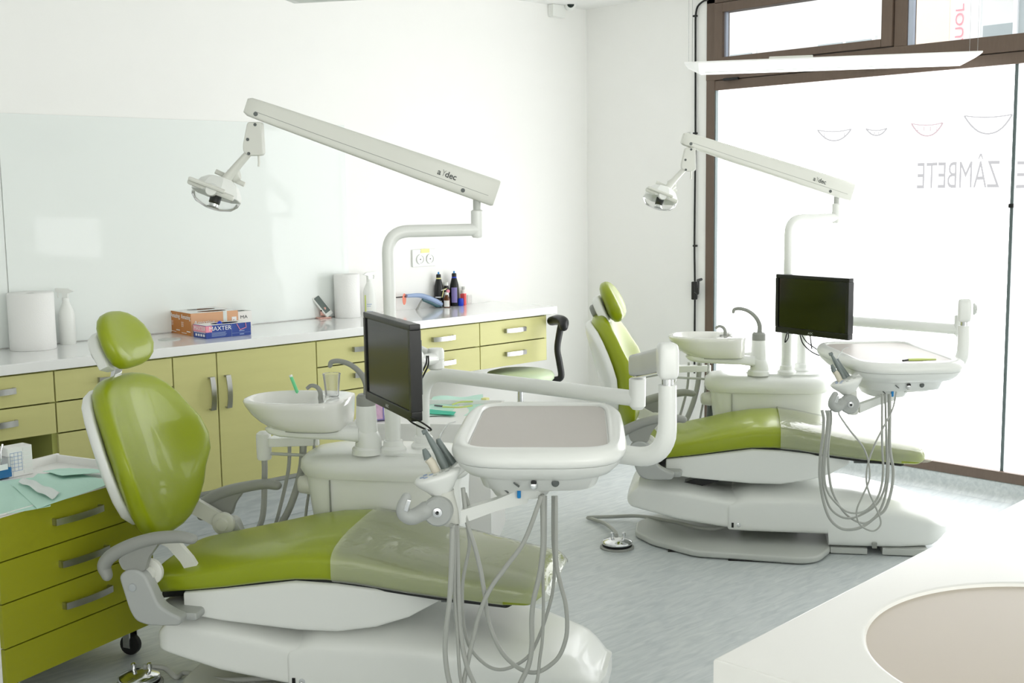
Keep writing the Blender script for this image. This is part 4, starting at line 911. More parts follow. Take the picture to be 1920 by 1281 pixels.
    def kd(px_, py_, rx, ry, y):
        c = hq(px_, py_-5, y); return [c+tm*(se(2*PI*j/28, 2.4)[0]*rx)+Yh*(se(2*PI*j/28, 2.4)[1]*ry) for j in range(28)]
    p('keypad_body', loft([kd(829, 936, 0.028, 0.028, -0.29), kd(826, 926, 0.038, 0.034, -0.29), kd(822, 912, 0.056, 0.046, -0.29), kd(820, 905, 0.062, 0.052, -0.29), kd(819.5, 901, 0.062, 0.052, -0.29), kd(819, 898, 0.056, 0.047, -0.29)]), 'white', ang=60)
    kt = tm.cross(Yh)
    for bi, (bx, by) in enumerate([(-0.040, -0.006), (-0.034, 0.016), (-0.028, -0.022), (-0.016, 0.0), (-0.004, 0.02), (-0.002, -0.026), (0.012, -0.004), (0.026, 0.014), (0.03, -0.018)]):
        c = hq(819, 893, -0.29)+tm*bx+Yh*by
        p('keypad_button', lathe([(0.006, 0), (0.006, 0.0012), (0, 0.0014)], 10, axis_m(c, kt if kt.z > 0 else -kt)), 'bluegrey' if bi < 4 else 'lgrey')
    p('tension_disc', lathe([(0.0, 0.012), (0.010, 0.012), (0.012, 0.014), (0.034, 0.014), (0.0385, 0.008), (0.0385, -0.012)], 30, axis_m(hq(823, 960, -0.325), -Yh)), 'bracket')
    p('disc_bolt', lathe([(0.0, 0.0), (0.004, 0.0), (0.005, 0.006), (0.012, 0.005), (0.014, 0.0)], 20, axis_m(hq(823, 960, -0.338), -Yh), cap=False), 'chrome')
    p('bolt_hole', lathe([(0.0035, 0), (0, 0.0005)], 10, axis_m(hq(823, 960, -0.3395), -Yh)), 'black')
    p('grip_handle', tube(catmull([hq(800, 959, -0.325), hq(790, 962, -0.34), hq(776, 964, -0.365), hq(763, 955, -0.372), hq(763, 940, -0.375), hq(769, 925, -0.375)], 5), [0.024, 0.021, 0.020, 0.018, 0.016, 0.013], 16, rc=True), 'bracket', ang=60)
    p('grip_window', obox(hq(772, 937, -0.388), Vector((0, 0, 1))+Xh*0.35, Yh, (Vector((0, 0, 1))+Xh*0.35).cross(Yh), (0.032, 0.006, 0.012), 0.003), 'chrome')
    p('holder_rack', obox(hq(862, 885, -0.26), Xh+Vector((0, 0, 0.9)), Yh, (Xh+Vector((0, 0, 0.9))).cross(Yh), (0.075, 0.05, 0.03), 0.010), 'white')
    # handpieces parked in the holder
    def hand(nm, pts, rad, m): return p(nm, tube(pts, rad, 12), m, ang=60)
    a = tool_shift; _hq = hq
    def hq(px_, py_, y=-0.30): return _hq(px_-3, py_+7, y)
    h1 = hand('scaler_handpiece', [hq(822+a, 893, -0.275), hq(811+a, 870, -0.27), hq(804+a, 862, -0.27)], [0.0115, 0.0115, 0.011], 'tan')
    p('scaler_tip', tube([hq(804+a, 862, -0.27), hq(799+a, 850, -0.268), hq(796+a, 843, -0.267)], [0.011, 0.0085, 0.005], 12), 'handpiece', parent=h1)
    h2 = hand('turbine_handpiece', [hq(842+a, 895, -0.255), hq(828+a, 868, -0.25), hq(822+a, 855, -0.25), hq(808+a, 830, -0.25), hq(800+a, 816, -0.25), hq(797+a, 812, -0.25)], [0.012, 0.0125, 0.0105, 0.008, 0.005, 0.004], 'handpiece')
    p('turbine_head', lathe([(0.0, -0.008), (0.0065, -0.007), (0.0065, 0.007), (0.0, 0.008)], 14, axis_m(hq(797+a, 812.5, -0.25), Xh+Vector((0, 0, 0.4)))), 'handpiece', parent=h2)
    h3 = hand('syringe', [hq(856+a, 890, -0.235), hq(846+a, 874, -0.23), hq(834+a, 856, -0.23), hq(822+a, 836, -0.23), hq(820+a, 829, -0.23)], [0.010, 0.0105, 0.009, 0.0085, 0.006], 'handpiece')
    p('syringe_tip', tube(corner([hq(821+a, 832, -0.23), hq(827+a, 818, -0.228), hq(840+a, 800, -0.226), hq(854+a, 796, -0.226)], 0.008), [0.003, 0.0018, 0.0015, 0.0015], 8), 'chrome', parent=h3)
    for hpnts, hr in hoses: p('instrument_hose', tube(catmull(hpnts, 5), hr, 10), 'hose', ang=60)
    return t
def hose(pts, d0, d1, r):
    n = len(pts); return ([PD(x, y, d0+(d1-d0)*min(1, max(0, i/(n-1)))) for i, (x, y) in enumerate(pts)], r)
HA = [
 hose([(846, 985), (848, 998), (844, 1110), (836, 1185), (835, 1230), (843, 1281), (862, 1330), (905, 1362), (950, 1340), (976, 1281), (991, 1248), (997, 1211), (997, 1160), (1001, 1123), (1011, 1080), (1018, 1023), (1017, 940), (1017, 930)], 3.02, 3.12, 0.0068),
 hose([(851, 985), (853, 998), (852, 1110), (858, 1198), (865, 1281), (890, 1335), (935, 1365), (985, 1340), (1006, 1281), (1012, 1236), (1017, 1198), (1019, 1135), (1018, 1060), (1022, 1023), (1023, 930)], 3.04, 3.14, 0.0045),
 hose([(857, 985), (857, 998), (860, 1135), (865, 1198), (875, 1248), (892, 1290), (905, 1335), (888, 1352), (868, 1325), (870, 1281), (875, 1253), (887, 1198), (900, 1148), (920, 1103), (951, 1060), (983, 1015), (1010, 945), (1014, 930)], 3.06, 3.08, 0.0062),
 hose([(872, 925), (880, 955), (877, 985), (880, 1023), (873, 1060), (867, 1100), (868, 1155), (875, 1198), (887, 1223), (913, 1248), (938, 1256), (966, 1248), (993, 1228), (1011, 1193), (1026, 1150), (1036, 1110), (1040, 1060), (1037, 1010), (1037, 930)], 3.10, 3.16, 0.0046),
 hose([(868, 915), (872, 950), (877, 985), (890, 1025), (900, 1065), (909, 1115), (913, 1150), (923, 1186), (941, 1223), (963, 1246), (983, 1258), (1006, 1261), (1031, 1248), (1051, 1226), (1063, 1186), (1061, 1135), (1051, 1095), (1043, 1048), (1042, 930)], 3.07, 3.13, 0.0058)]
def cB(l): return [(1460+x/3.5575, 660+y/3.5575) for x, y in l]
HB = [
 hose(cB([(290, 390), (300, 450), (295, 560), (278, 700), (275, 850), (300, 1000), (340, 1110), (410, 1175), (490, 1185), (570, 1160), (650, 1100), (710, 1050), (750, 930), (765, 800), (750, 700), (740, 600), (742, 450), (742, 280)]), 4.62, 4.72, 0.006),
 hose(cB([(315, 390), (325, 450), (310, 620), (295, 720), (292, 850), (312, 960), (350, 1050), (430, 1105), (520, 1100), (640, 1030), (700, 930), (722, 800), (720, 650), (710, 280)]), 4.64, 4.74, 0.0045),
 hose(cB([(345, 390), (350, 450), (330, 650), (340, 850), (370, 960), (430, 1060), (500, 1120), (580, 1142), (650, 1095), (700, 1000), (728, 850), (735, 600), (733, 280)]), 4.66, 4.76, 0.005),
 hose(cB([(330, 390), (335, 450), (318, 640), (305, 800), (315, 900), (350, 970), (430, 1050), (500, 1075), (580, 1060), (650, 990), (685, 900), (697, 780), (690, 600), (690, 280)]), 4.60, 4.70, 0.0045),
 hose(cB([(400, 400), (410, 430), (480, 530), (560, 630), (600, 740), (605, 850), (560, 960), (520, 1060), (540, 1150), (620, 1195), (670, 1170), (680, 1120), (640, 1020), (600, 930), (585, 850), (595, 750), (640, 620), (700, 500), (760, 380), (785, 265)]), 4.56, 4.66, 0.0035)]
lA = LM(OA); lB = LM(OB)
delivery('nearer white instrument tray on swing arm in front of the nearer green chair', OA, -0.072, lA @ Vector((0.625, -0.074, 1.0)), lA @ Vector((0.74, -0.548, 1.185)),
         (-3.726, -3.272, 0.985), math.radians(-47), 0.985, HA, 0)
def handle_b(p, block, sd, hz):
    s_ = sd if sd.dot(_r) > 0 else -sd
    p('side_lever', lathe([(0.0, 0.016), (0.018, 0.014), (0.026, 0.004), (0.024, 0.0)], 18, axis_m(block-hz*0.05+s_*0.035, s_)), 'lgrey')
delivery('farther white instrument tray on swing arm beside the farther black monitor', OB, 0.0, lB @ Vector((0.551, -0.104, 1.0)), lB @ Vector((0.494, -0.50, 1.125)),
         (-1.48, -3.08, 0.945), math.radians(-42), 0.945, HB, -12, handle_b)
# small hand instrument lying on the farther tray
t = Thing('hand_instrument', 'thin pale hand instrument lying on the farther instrument tray', 'instrument', PZ(1725, 674, 0.94))
t.p('handle', tube([PZ(1703, 675, 0.943), PZ(1722, 674.5, 0.944), PZ(1755, 674, 0.943)], [0.005, 0.0055, 0.003], 10), 'lime_tube', world=True)
t.p('tip', tube([PZ(1693, 676.5, 0.943), PZ(1703, 675, 0.943)], 0.004, 8), 'black', world=True)

# ================================================================== FOOT CONTROLS
def pedal(label, c, hosepts, s=1.0):
    t = Thing('foot_pedal', label, 'foot control', c)
    t.p('base_plate', lathe([(0.078, 0.0), (0.078, 0.006), (0.072, 0.010), (0.0, 0.010)], 32), 'grey')
    t.p('rubber_ring', lathe([(0.068, 0.010), (0.068, 0.016), (0.0, 0.016)], 32), 'rubber')
    t.p('pedal_disc', lathe([(0.066, 0.018), (0.070, 0.022), (0.070, 0.028), (0.064, 0.034), (0.035, 0.043), (0.0, 0.046)], 36), 'chrome', ang=60)
    for dx in (-0.022, 0.032):
        k = Vector((0.7071, -0.7071, 0))*dx+Vector((0.7071, 0.7071, 0))*0.012
        t.p('knob', lathe([(0.006, 0.038), (0.006, 0.05), (0.009, 0.051), (0.009, 0.066), (0.006, 0.069), (0.0, 0.069)], 14, T(k)), 'chrome')
    t.p('hose', tube(catmull(hosepts, 6), 0.009, 12), 'hose', world=True, ang=60)
    return t
pc = PZ(1157, 1027, 0)
pedal('chrome disc foot pedal on the floor left of the farther chair', pc,
      [pc+Vector((0.03, 0.03, 0.045)), PZ(1152, 996, 0.04), PZ(1135, 982, 0.02), PZ(1112, 974, 0.012), PZ(1102, 971, 0.014), PZ(1112, 970, 0.018), PZ(1150, 969, 0.02), PZ(1200, 968, 0.03), PZ(1260, 978, 0.05), PZ(1330, 992, 0.07), lB @ Vector((-0.4, -0.1, 0.09))])
pc = PZ(262, 1283, 0.0)
pedal('chrome disc foot pedal cut off at the bottom edge beside the nearer chair', pc,
      [pc+Vector((0.03, 0.03, 0.045)), pc+Vector((0.09, 0.0, 0.03)), PZ(330, 1270, 0.012), PZ(350, 1262, 0.015), PZ(420, 1275, 0.03), lA @ Vector((-0.5, -0.1, 0.06))])

# ================================================================== MOBILE CARTS
S_ = 0.95
an = math.radians(18.5); cX = Vector((math.cos(an), math.sin(an), 0)); cY = Vector((-math.sin(an), math.cos(an), 0))
def cpt(x, y):                              # front plane of the left cart
    P0 = CAM + (Vector((-4.124, -1.525, 0))-CAM)*S_; P0.z = 0; r_ = ray(x, y); return CAM + r_*(cY.dot(P0-CAM)/cY.dot(r_))
fr = cpt(290, 1100); wdt = 0.64
org = Vector((fr.x, fr.y, 0))-cX*(wdt)      # front-left foot
zs_ = [cpt(0, 970).z, cpt(0, 1056).z, cpt(5, 1135).z, cpt(15, 1217).z, 0.105]
t = Thing('drawer_cart', 'olive drawer cart with mint cloths on top at the lower left', 'cart', org, an)
zt_ = zs_[0]; dp = 0.46
x0s = 0.0
t.p('side_panel', boxmm((0.0, 0.02, 0.10), (0.018, dp, zt_-0.004)), 'cartonwhite'); t.p('side_panel', boxmm((wdt-0.018, 0.02, 0.10), (wdt, dp, zt_-0.004)), 'cartonwhite')
t.p('carcass', join(boxmm((0.018, dp-0.018, 0.10), (wdt-0.018, dp, zt_-0.004)), boxmm((0.018, 0.02, 0.10), (wdt-0.018, dp-0.018, 0.118))), 'carcass')
for i in range(4):
    f = t.p('drawer_front', boxmm((0.0, 0.0, zs_[i+1]+0.002), (wdt, 0.019, zs_[i]-0.002), 0.001), 'green_shaded')
    if i < 3:
        hxs = [(227, 963), (238, 1042), (246, 1110)][i]; hc_ = t.inv @ cpt(hxs[0]-10*(i == 0)+0, hxs[1]); 
        hp_ = [(105, 975, 180, 955), (112, 1057, 196, 1028), (118, 1135, 203, 1103)][i]
        a_ = t.inv @ cpt(hp_[0], hp_[1]); b_ = t.inv @ cpt(hp_[2], hp_[3])
        t.p('drawer_handle', bow(((a_.x+b_.x)/2, 0.0, (a_.z+b_.z)/2), 0.20, wd=0.011), 'brushed', parent=f)
lip = 0.016
t.p('top_tray', join(boxmm((0, 0.0, zt_-0.004), (wdt, dp, zt_+0.004)), boxmm((0, 0, zt_), (wdt, 0.004, zt_+0.008)), boxmm((0, dp-0.012, zt_+0.004), (wdt, dp, zt_+0.034)), boxmm((wdt-0.012, 0.005, zt_+0.004), (wdt, dp-0.012, zt_+0.030)), boxmm((0, 0.005, zt_+0.004), (0.012, dp-0.012, zt_+0.03))), 'cartonwhite')
for cx_, cy_ in ((0.06, 0.06), (wdt-0.07, 0.06), (0.06, dp-0.06), (wdt-0.07, dp-0.06)):
    cs = t.p('caster', lathe([(0.0, -0.012), (0.036, -0.012), (0.038, -0.008), (0.038, 0.008), (0.036, 0.012), (0, 0.012)], 20, axis_m((cx_, cy_, 0.038), (1, 0.25, 0))), 'rubber')
    t.p('caster_fork', join(boxmm((cx_-0.022, cy_-0.016, 0.03), (cx_-0.016, cy_+0.016, 0.098)), boxmm((cx_+0.016, cy_-0.016, 0.03), (cx_+0.022, cy_+0.016, 0.098)), boxmm((cx_-0.022, cy_-0.02, 0.092), (cx_+0.022, cy_+0.02, 0.102))), 'chrome', parent=cs)
tz = zt_+0.005
def sheet(name, label, pts, m, z, group=None, lift=None, cat='cloth', th=0.0012, seed=1):
    """a soft flat sheet through picture-measured corners: subdivided, slightly rumpled"""
    rnd = random.Random(seed); P = [PZ(x, y, z) for x, y in pts]; n = 14; V = []
    for i in range(n+1):
        for j in range(n+1):
            u_, v_ = i/n, j/n
            q = P[0].lerp(P[1], u_).lerp(P[3].lerp(P[2], u_), v_)
            h = 0.0015*(math.sin(u_*9+seed)*math.cos(v_*7+seed*2)+1) + rnd.random()*0.0006
            if lift: h += lift(u_, v_)
            V.append(Vector((q.x, q.y, z+h)))
    Fc = [(i*(n+1)+j, (i+1)*(n+1)+j, (i+1)*(n+1)+j+1, i*(n+1)+j+1) for i in range(n) for j in range(n)]
    nb = len(V); V2 = V+[v-Vector((0, 0, th)) for v in V]; F2 = Fc+[tuple(reversed([k+nb for k in f])) for f in Fc]
    bd = [i*(n+1) for i in range(n+1)]; edge = [(j) for j in range(n+1)]+[(i*(n+1)+n) for i in range(1, n+1)]+[(n*(n+1)+j) for j in range(n-1, -1, -1)]+[i*(n+1) for i in range(n-1, 0, -1)]
    for a, b in zip(edge, edge[1:]+edge[:1]): F2.append((a, b, b+nb, a+nb))
    return single(name, label, cat, (V2, F2), m, group, ang=70)
sheet('mint_cloth', 'pale mint surgical cloth spread over the lower left drawer cart', [(-120, 985), (-40, 905), (90, 895), (95, 950)], 'cloth', tz, 'mint cloths', seed=2)
sheet('mint_cloth', 'pale mint cloth with lifted fold beside the nearer backrest', [(70, 955), (25, 912), (115, 880), (215, 905)], 'cloth', tz+0.003, 'mint cloths', lambda u, v: 0.012*max(0, 1-abs(v-0.5)*6)*u, seed=4)
sheet('mint_cloth', 'small folded mint cloth at the back corner of lower left cart', [(118, 897), (80, 884), (130, 878), (220, 888)], 'mint_dark' if False else 'cloth', tz+0.008, 'mint cloths', lambda u, v: 0.008*(1-u), seed=9)
sheet('sterile_pouch', 'white sterile paper pouch lying on the mint cloth', [(98, 938), (35, 905), (45, 897), (112, 925)], 'pouch', tz+0.012, None, lambda u, v: 0.006*math.sin(u*7)**2, cat='pouch', seed=5)
# stacked instrument cassette boxes and blue bottle on the left cart
t = Thing('printed_box', 'white box with printed grid standing behind the blue liquid glass', 'box', PZ(32, 890, tz), math.radians(8))
t.p('carton', boxmm((-0.045, -0.03, 0), (0.045, 0.03, 0.105), 0.001), 'cartonwhite')
t.p('grid_print', join(*[boxmm((-0.038, -0.0312, 0.02+i*0.013), (0.005, -0.0302, 0.0215+i*0.013)) for i in range(6)], *[boxmm((-0.038+i*0.0143, -0.0312, 0.02), (-0.037+i*0.0143, -0.0302, 0.0865)) for i in range(4)]), 'bluegrey')
for i in range(6): t.p('cassette_edge', boxmm((0.010, -0.0315, 0.008+i*0.016), (0.043, -0.030, 0.02+i*0.016), 0.0005), 'white')
t = Thing('liquid_glass', 'square glass half full of blue liquid at the left edge', 'glass', PZ(3, 897, tz), math.radians(10))
t.p('blue_liquid', boxmm((-0.030, -0.023, 0.003), (0.028, 0.023, 0.040), 0.003), 'bluel')
t.p('glass_wall', boxmm((-0.034, -0.027, 0), (0.032, 0.027, 0.075), 0.003), 'cupclear')
t.p('paper_label', boxmm((-0.03, -0.0285, 0.034), (0.010, -0.0275, 0.054)), 'pouch')
t.p('steel_spatula', tube([t.m.inverted() @ PZ(2, 880, tz), Vector((0.004, 0.0, 0.095)), Vector((0.012, 0.0, 0.118))] if False else [(0.0, 0, 0.01), (0.004, 0, 0.095), (0.012, 0, 0.12)], [0.002, 0.003, 0.004], 8), 'chrome')

# second cart behind the nearer unit
zc = 0.665
a_ = PZ(672, 794, zc); b_ = PZ(918, 796, zc); bx = (b_-a_).normalized(); by = Vector((-bx.y, bx.x, 0)); Lc = (b_-a_).length
t = Thing('tray_cart', 'white sided cart with mint cloths behind the nearer instrument tray', 'cart', (a_.x, a_.y, 0), math.atan2(bx.y, bx.x))
Dc = 0.5
t.p('side_panel', boxmm((0, 0, 0.10), (Lc, 0.018, zc-0.02)), 'cartonwhite'); t.p('side_panel', boxmm((0, Dc-0.018, 0.10), (Lc, Dc, zc-0.02)), 'cartonwhite')
for i in range(4): t.p('drawer_front', boxmm((-0.019, 0, 0.10+i*0.136+0.002), (0, Dc, 0.10+(i+1)*0.136-0.002), 0.001), 'green_shaded')
t.p('back_panel', boxmm((Lc-0.018, 0.018, 0.10), (Lc, Dc-0.018, zc-0.02)), 'cartonwhite')
t.p('top_tray', join(boxmm((-0.02, -0.004, zc-0.02), (Lc+0.004, Dc+0.004, zc-0.008)), boxmm((-0.02, -0.004, zc-0.008), (Lc+0.004, 0.006, zc)), boxmm((-0.02, Dc-0.006, zc-0.008), (Lc+0.004, Dc+0.004, zc+0.015)), boxmm((-0.02, 0.006, zc-0.008), (-0.008, Dc-0.006, zc+0.012)), boxmm((Lc-0.008, 0.006, zc-0.008), (Lc+0.004, Dc-0.006, zc+0.012))), 'cartonwhite')
for cx_, cy_ in ((0.05, 0.05), (Lc-0.05, 0.05), (0.05, Dc-0.05), (Lc-0.05, Dc-0.05)):
    t.p('caster', lathe([(0.0, -0.012), (0.036, -0.012), (0.038, -0.008), (0.038, 0.008), (0.036, 0.012), (0, 0.012)], 20, axis_m((cx_, cy_, 0.038), (1, 0.25, 0))), 'rubber')
    t.p('caster_stem', boxmm((cx_-0.018, cy_-0.018, 0.07), (cx_+0.018, cy_+0.018, 0.102)), 'chrome')
zz = zc-0.007
sheet('mint_cloth', 'pale mint cloth lying on the white cart behind the curved arm', [(790, 782), (812, 745), (905, 742), (912, 778)], 'cloth', zz, 'mint cloths', lambda u, v: 0.004*math.sin(v*8), seed=12)
sheet('mint_cloth', 'dark mint folded edge of cloth on the white cart', [(800, 776), (803, 768), (855, 773), (850, 779)], 'mint_dark', zz+0.008, None, None, seed=13)
t = Thing('saliva_tubes', 'two thin lime green tubes lying on the mint cloth of white cart', 'tubing', PZ(860, 760, zz+0.01))
t.p('tube', tube(catmull([PZ(830, 763, zz+0.012), PZ(860, 764, zz+0.016), PZ(885, 761, zz+0.012)], 6), 0.004, 8), 'lime_tube', world=True)
t.p('tube', tube(catmull([PZ(848, 759, zz+0.012), PZ(865, 754, zz+0.02), PZ(900, 753, zz+0.012)], 6), 0.004, 8), 'lime_tube', world=True)
t.p('metal_end', tube([PZ(815, 760.5, zz+0.012), PZ(830, 762, zz+0.012)], 0.004, 8), 'dgrey', world=True)
t = Thing('tissue_box', 'floral pink and lilac pack standing behind the water unit column', 'box', PZ(697, 786, zc), math.radians(-20))
t.p('pack', boxmm((-0.05, -0.035, 0.0), (0.04, 0.035, 0.085), 0.002), 'pinkpack')
t.p('lilac_edge', join(boxmm((0.04, -0.036, 0.0), (0.046, 0.036, 0.086)), boxmm((-0.05, -0.036, -0.001), (0.09, 0.036, 0.004))), 'purple')
single('yellow_block', 'tiny cream yellow block on the far end of white cart', 'box', box(PZ(910, 752, zz+0.01), (0.03, 0.03, 0.03), 0.003, 0.3), 'yellow')

# ================================================================== STOOL
sc_ = PY(975, 700, -0.62); 
t = Thing('saddle_stool', 'round pale green stool with curved black back support by worktop end', 'stool', (sc_.x+0.0, -0.72, 0))
so = PZ(975, 700, 0.56); t.e.location = (so.x, so.y, 0); t.m = T(t.e.location); t.inv = t.m.inverted()
t.p('seat_pad', lathe([(0.0, 0.50), (0.16, 0.50), (0.185, 0.51), (0.205, 0.53), (0.207, 0.548), (0.195, 0.567), (0.15, 0.578), (0.0, 0.578)], 40), 'stoolgreen', ang=60)
t.p('seat_pan', lathe([(0.0, 0.482), (0.14, 0.484), (0.185, 0.496), (0.190, 0.512), (0.0, 0.512)], 40), 'black', ang=60)
t.p('gas_column', lathe([(0.028, 0.10), (0.028, 0.30), (0.018, 0.302), (0.018, 0.482)], 20), 'chrome')
for i in range(5):
    a = i*2*PI/5+0.3; d = Vector((math.cos(a), math.sin(a), 0))
    lg = t.p('base_leg', tube([(0, 0, 0.115), tuple(d*0.13+Vector((0, 0, 0.105))), tuple(d*0.27+Vector((0, 0, 0.078)))], [0.024, 0.02, 0.014], 10), 'chrome')
    t.p('caster', lathe([(0.0, -0.016), (0.027, -0.016), (0.029, 0), (0.027, 0.016), (0, 0.016)], 16, axis_m(d*0.265+Vector((0, 0, 0.029)), (-d.y, d.x, 0))), 'rubber', parent=lg)
dep = (so-CAM).dot(_d)
bk = [PD(1012, 711, dep-0.02), PD(1040, 712, dep), PD(1052, 706, dep), PD(1049, 680, dep), PD(1045, 655, dep), PD(1048, 630, dep), PD(1052, 612, dep), PD(1055, 606, dep)]
t.p('back_support', tube(catmull(bk, 6), [0.014, 0.018, 0.02, 0.02, 0.019, 0.02, 0.022, 0.024], 14, rc=True), 'black', world=True, ang=60)
t.p('back_cushion', tube(catmull([PD(1034, 602, dep+0.12), PD(1046, 600, dep+0.06), PD(1056, 604, dep), PD(1057, 613, dep-0.04)], 5), [0.028, 0.032, 0.034, 0.026], 16, rc=True), 'black', world=True, ang=60)

# ================================================================== THINGS ON THE WORKTOP
ZC = 0.943
def OC(x, yback):                           # worktop point seen at picture column x, at a given distance from the wall
    py = 560.0
    while py < 720 and PZ(x, py, ZC).y > yback: py += 0.25
    return PZ(x, py, ZC)
def roll(label, c, r, h):
    t = Thing('paper_towel_roll', label, 'paper roll', c, 0, group='paper towel rolls')
    t.p('paper', lathe([(0.022, 0.004), (r-0.003, 0.0), (r, 0.004), (r*0.99, h*0.5), (r, h-0.005), (r-0.004, h), (0.028, h-0.002), (0.022, h-0.006), (0.022, 0.004)], 40, cap=False), 'paper', ang=60)
    t.p('core', lathe([(0.0225, 0.002), (0.0225, h-0.004), (0.0205, h-0.004), (0.0205, 0.002)], 24, cap=False), 'lgrey')
roll('large white paper towel roll standing at the left end of worktop', OC(63, -0.12), 0.102, 0.262)
roll('white paper towel roll standing behind the tilted small device', OC(652, -0.085), 0.073, 0.245)
def sprayer(label, c, h, m, stripe=True, rz=0.0):
    t = Thing('spray_bottle', label, 'spray bottle', c, rz, group='white spray bottles')
    t.p('body', lathe([(0.0, 0.0), (0.034, 0.0), (0.037, 0.006), (0.037, h*0.52), (0.032, h*0.60), (0.018, h*0.72), (0.014, h*0.78), (0.0, h*0.78)], 26), m, ang=60)
    t.p('neck_ring', lathe([(0.016, h*0.76), (0.016, h*0.82), (0, h*0.82)], 20), 'white')
    t.p('trigger_head', prism(rpoly([(-0.045, h*0.93), (-0.02, h*0.98), (0.045, h*0.99), (0.045, h*0.93), (0.012, h*0.90), (0.014, h*0.81), (-0.012, h*0.81), (-0.014, h*0.90)], 0.005), -0.010, 0.010, 'v', 0.003), 'white')
    t.p('trigger', tube([(0.030, 0, h*0.93), (0.036, 0, h*0.88), (0.032, 0, h*0.82)], 0.004, 8), 'white')
    if stripe:
        d = (CAM-Vector(c)); d.z = 0; d.normalize(); s_ = Vector((-d.y, d.x, 0))
        A = [Vector((0.0375*math.cos(a), 0.0375*math.sin(a), 0)) for a in []]
        a0 = math.atan2(d.y, d.x)-rz
        def patch(a1, a2, z1, z2, r=0.0378):
            n = 8; V = [Vector((r*math.cos(a1+(a2-a1)*i/n), r*math.sin(a1+(a2-a1)*i/n), z)) for z in (z1, z2) for i in range(n+1)]
            return V, [(i, i+1, n+2+i, n+1+i) for i in range(n)]
        t.p('label', patch(a0-0.9, a0+0.62, 0.012, h*0.5, 0.0374), 'white')
        t.p('lime_stripe', patch(a0-0.85, a0-0.60, 0.02, h*0.46), 'limegreen')
        t.p('label_print', join(patch(a0-0.45, a0+0.3, h*0.24, h*0.255), patch(a0-0.45, a0+0.15, h*0.2, h*0.212), patch(a0-0.45, a0+0.45, h*0.06, h*0.09)), 'bluegrey')
sprayer('white spray bottle with lime stripe label behind the lamp post', OC(694, -0.06), 0.25, 'white')
sprayer('plain white spray bottle just right of the large paper roll', OC(128, -0.06), 0.27, 'white', False, 2.4)

# cartons of gloves
def boxpx(near, left, right, z, h, ww=None):
    N_ = PZ(*near, z); L_ = PZ(*left, z); R_ = PZ(*right, z); X = (R_-N_); lx = X.length; X.normalize(); Y = Vector((-X.y, X.x, 0)); w = ww or (L_-N_).dot(Y)
    return N_, X, Y, lx, w, h
def carton(name, label, near, left, right, h, m_end, m_side, m_top, lw=None, group='glove cartons', cut=1.0, deco=None, ww=None):
    N_, X, Y, lx, w, h = boxpx(near, left, right, ZC, h, ww)
    if lw: lx = lw
    t = Thing(name, label, 'carton', N_, math.atan2(X.y, X.x), group=group)
    t.p('carton_side', boxmm((0.001, 0.0, 0.001), (lx, 0.0012, h)), m_side)
    t.p('carton_back', boxmm((0.001, w-0.0012, 0.001), (lx, w, h)), m_side)
    t.p('carton_end', boxmm((0, 0, 0.001), (0.0012, w, h)), m_end); t.p('carton_end', boxmm((lx-0.0012, 0, 0.001), (lx, w, h)), m_end)
    t.p('carton_bottom', boxmm((0.001, 0.001, 0), (lx-0.001, w-0.001, 0.002)), m_side)
    # top with an oval tear-out opening
    n = 24; cx_, cy_ = lx*0.55, w*0.5; rx, ry = lx*0.30*cut, w*0.27
    outer = []; inner = []
    for j in range(n):
        a = 2*PI*j/n; c, s_ = math.cos(a), math.sin(a); k = min((lx/2)/abs(c) if abs(c) > 1e-6 else 1e9, (w/2)/abs(s_) if abs(s_) > 1e-6 else 1e9)
        ox = min(max(lx/2+c*k, 0), lx); oy = min(max(w/2+s_*k, 0), w)
        outer.append(Vector((ox, oy, h))); inner.append(Vector((cx_+rx*c, cy_+ry*s_, h)))
    for cxy in ((0, 0), (lx, 0), (lx, w), (0, w)):
        b = min(range(n), key=lambda j: (outer[j]-Vector((cxy[0], cxy[1], h))).length); outer[b] = Vector((cxy[0], cxy[1], h))
    t.p('carton_top', (outer+inner, [(j, (j+1) % n, n+(j+1) % n, n+j) for j in range(n)]), m_top, ang=0)
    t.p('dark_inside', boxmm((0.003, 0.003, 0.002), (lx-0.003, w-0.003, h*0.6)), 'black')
    if deco: deco(t, lx, w, h)
    return t, N_, X, Y, lx, w
def deco_orange(t, lx, w, h):
    t.p('lettering', text_g('Amazing', w*0.26, (-0.0006, w*0.92, h*0.72), (0, -1, 0), (0, 0, 1), 0.0003), 'print_white')
    t.p('lettering', text_g('Amazing', 0.027, (lx*0.06, -0.0006, h*0.50), (1, 0, 0), (0, 0, 1), 0.0003, sx=1.2), 'print_white')
    t.p('print_lines', join(*[boxmm((-0.0012, w*(0.70+0.02*(i % 2)), h*(0.55-0.06*i)), (0, w*0.92, h*(0.565-0.06*i))) for i in range(4)], boxmm((-0.0012, w*0.45, h*0.08), (0, w*0.92, h*0.10)), boxmm((-0.0012, w*0.08, h*0.16), (0, w*0.42, h*0.20))), 'print_white')
    t.p('size_patch', boxmm((lx*0.86, -0.0012, h*0.42), (lx*0.96, 0, h*0.72)), 'print_white')
    t.p('pale_band', boxmm((lx*0.68, -0.0010, 0.0), (lx*0.76, 0, h)), 'pouch')
    t.p('size_letter', text_g('S', 0.02, (lx*0.885, -0.0016, h*0.48), (1, 0, 0), (0, 0, 1), 0.0003), 'orange')
H1 = 0.113
t1, N_, X_, Y_, lx_, w_ = carton('glove_carton', 'front tan and peach glove carton, behind the blue carton', (359, 631), (333, 625.5), (459, 622), H1, 'orange', 'orange2', 'cartonwhite', lw=0.255, deco=deco_orange, ww=0.125)
N2 = N_+Y_*(w_+0.002)
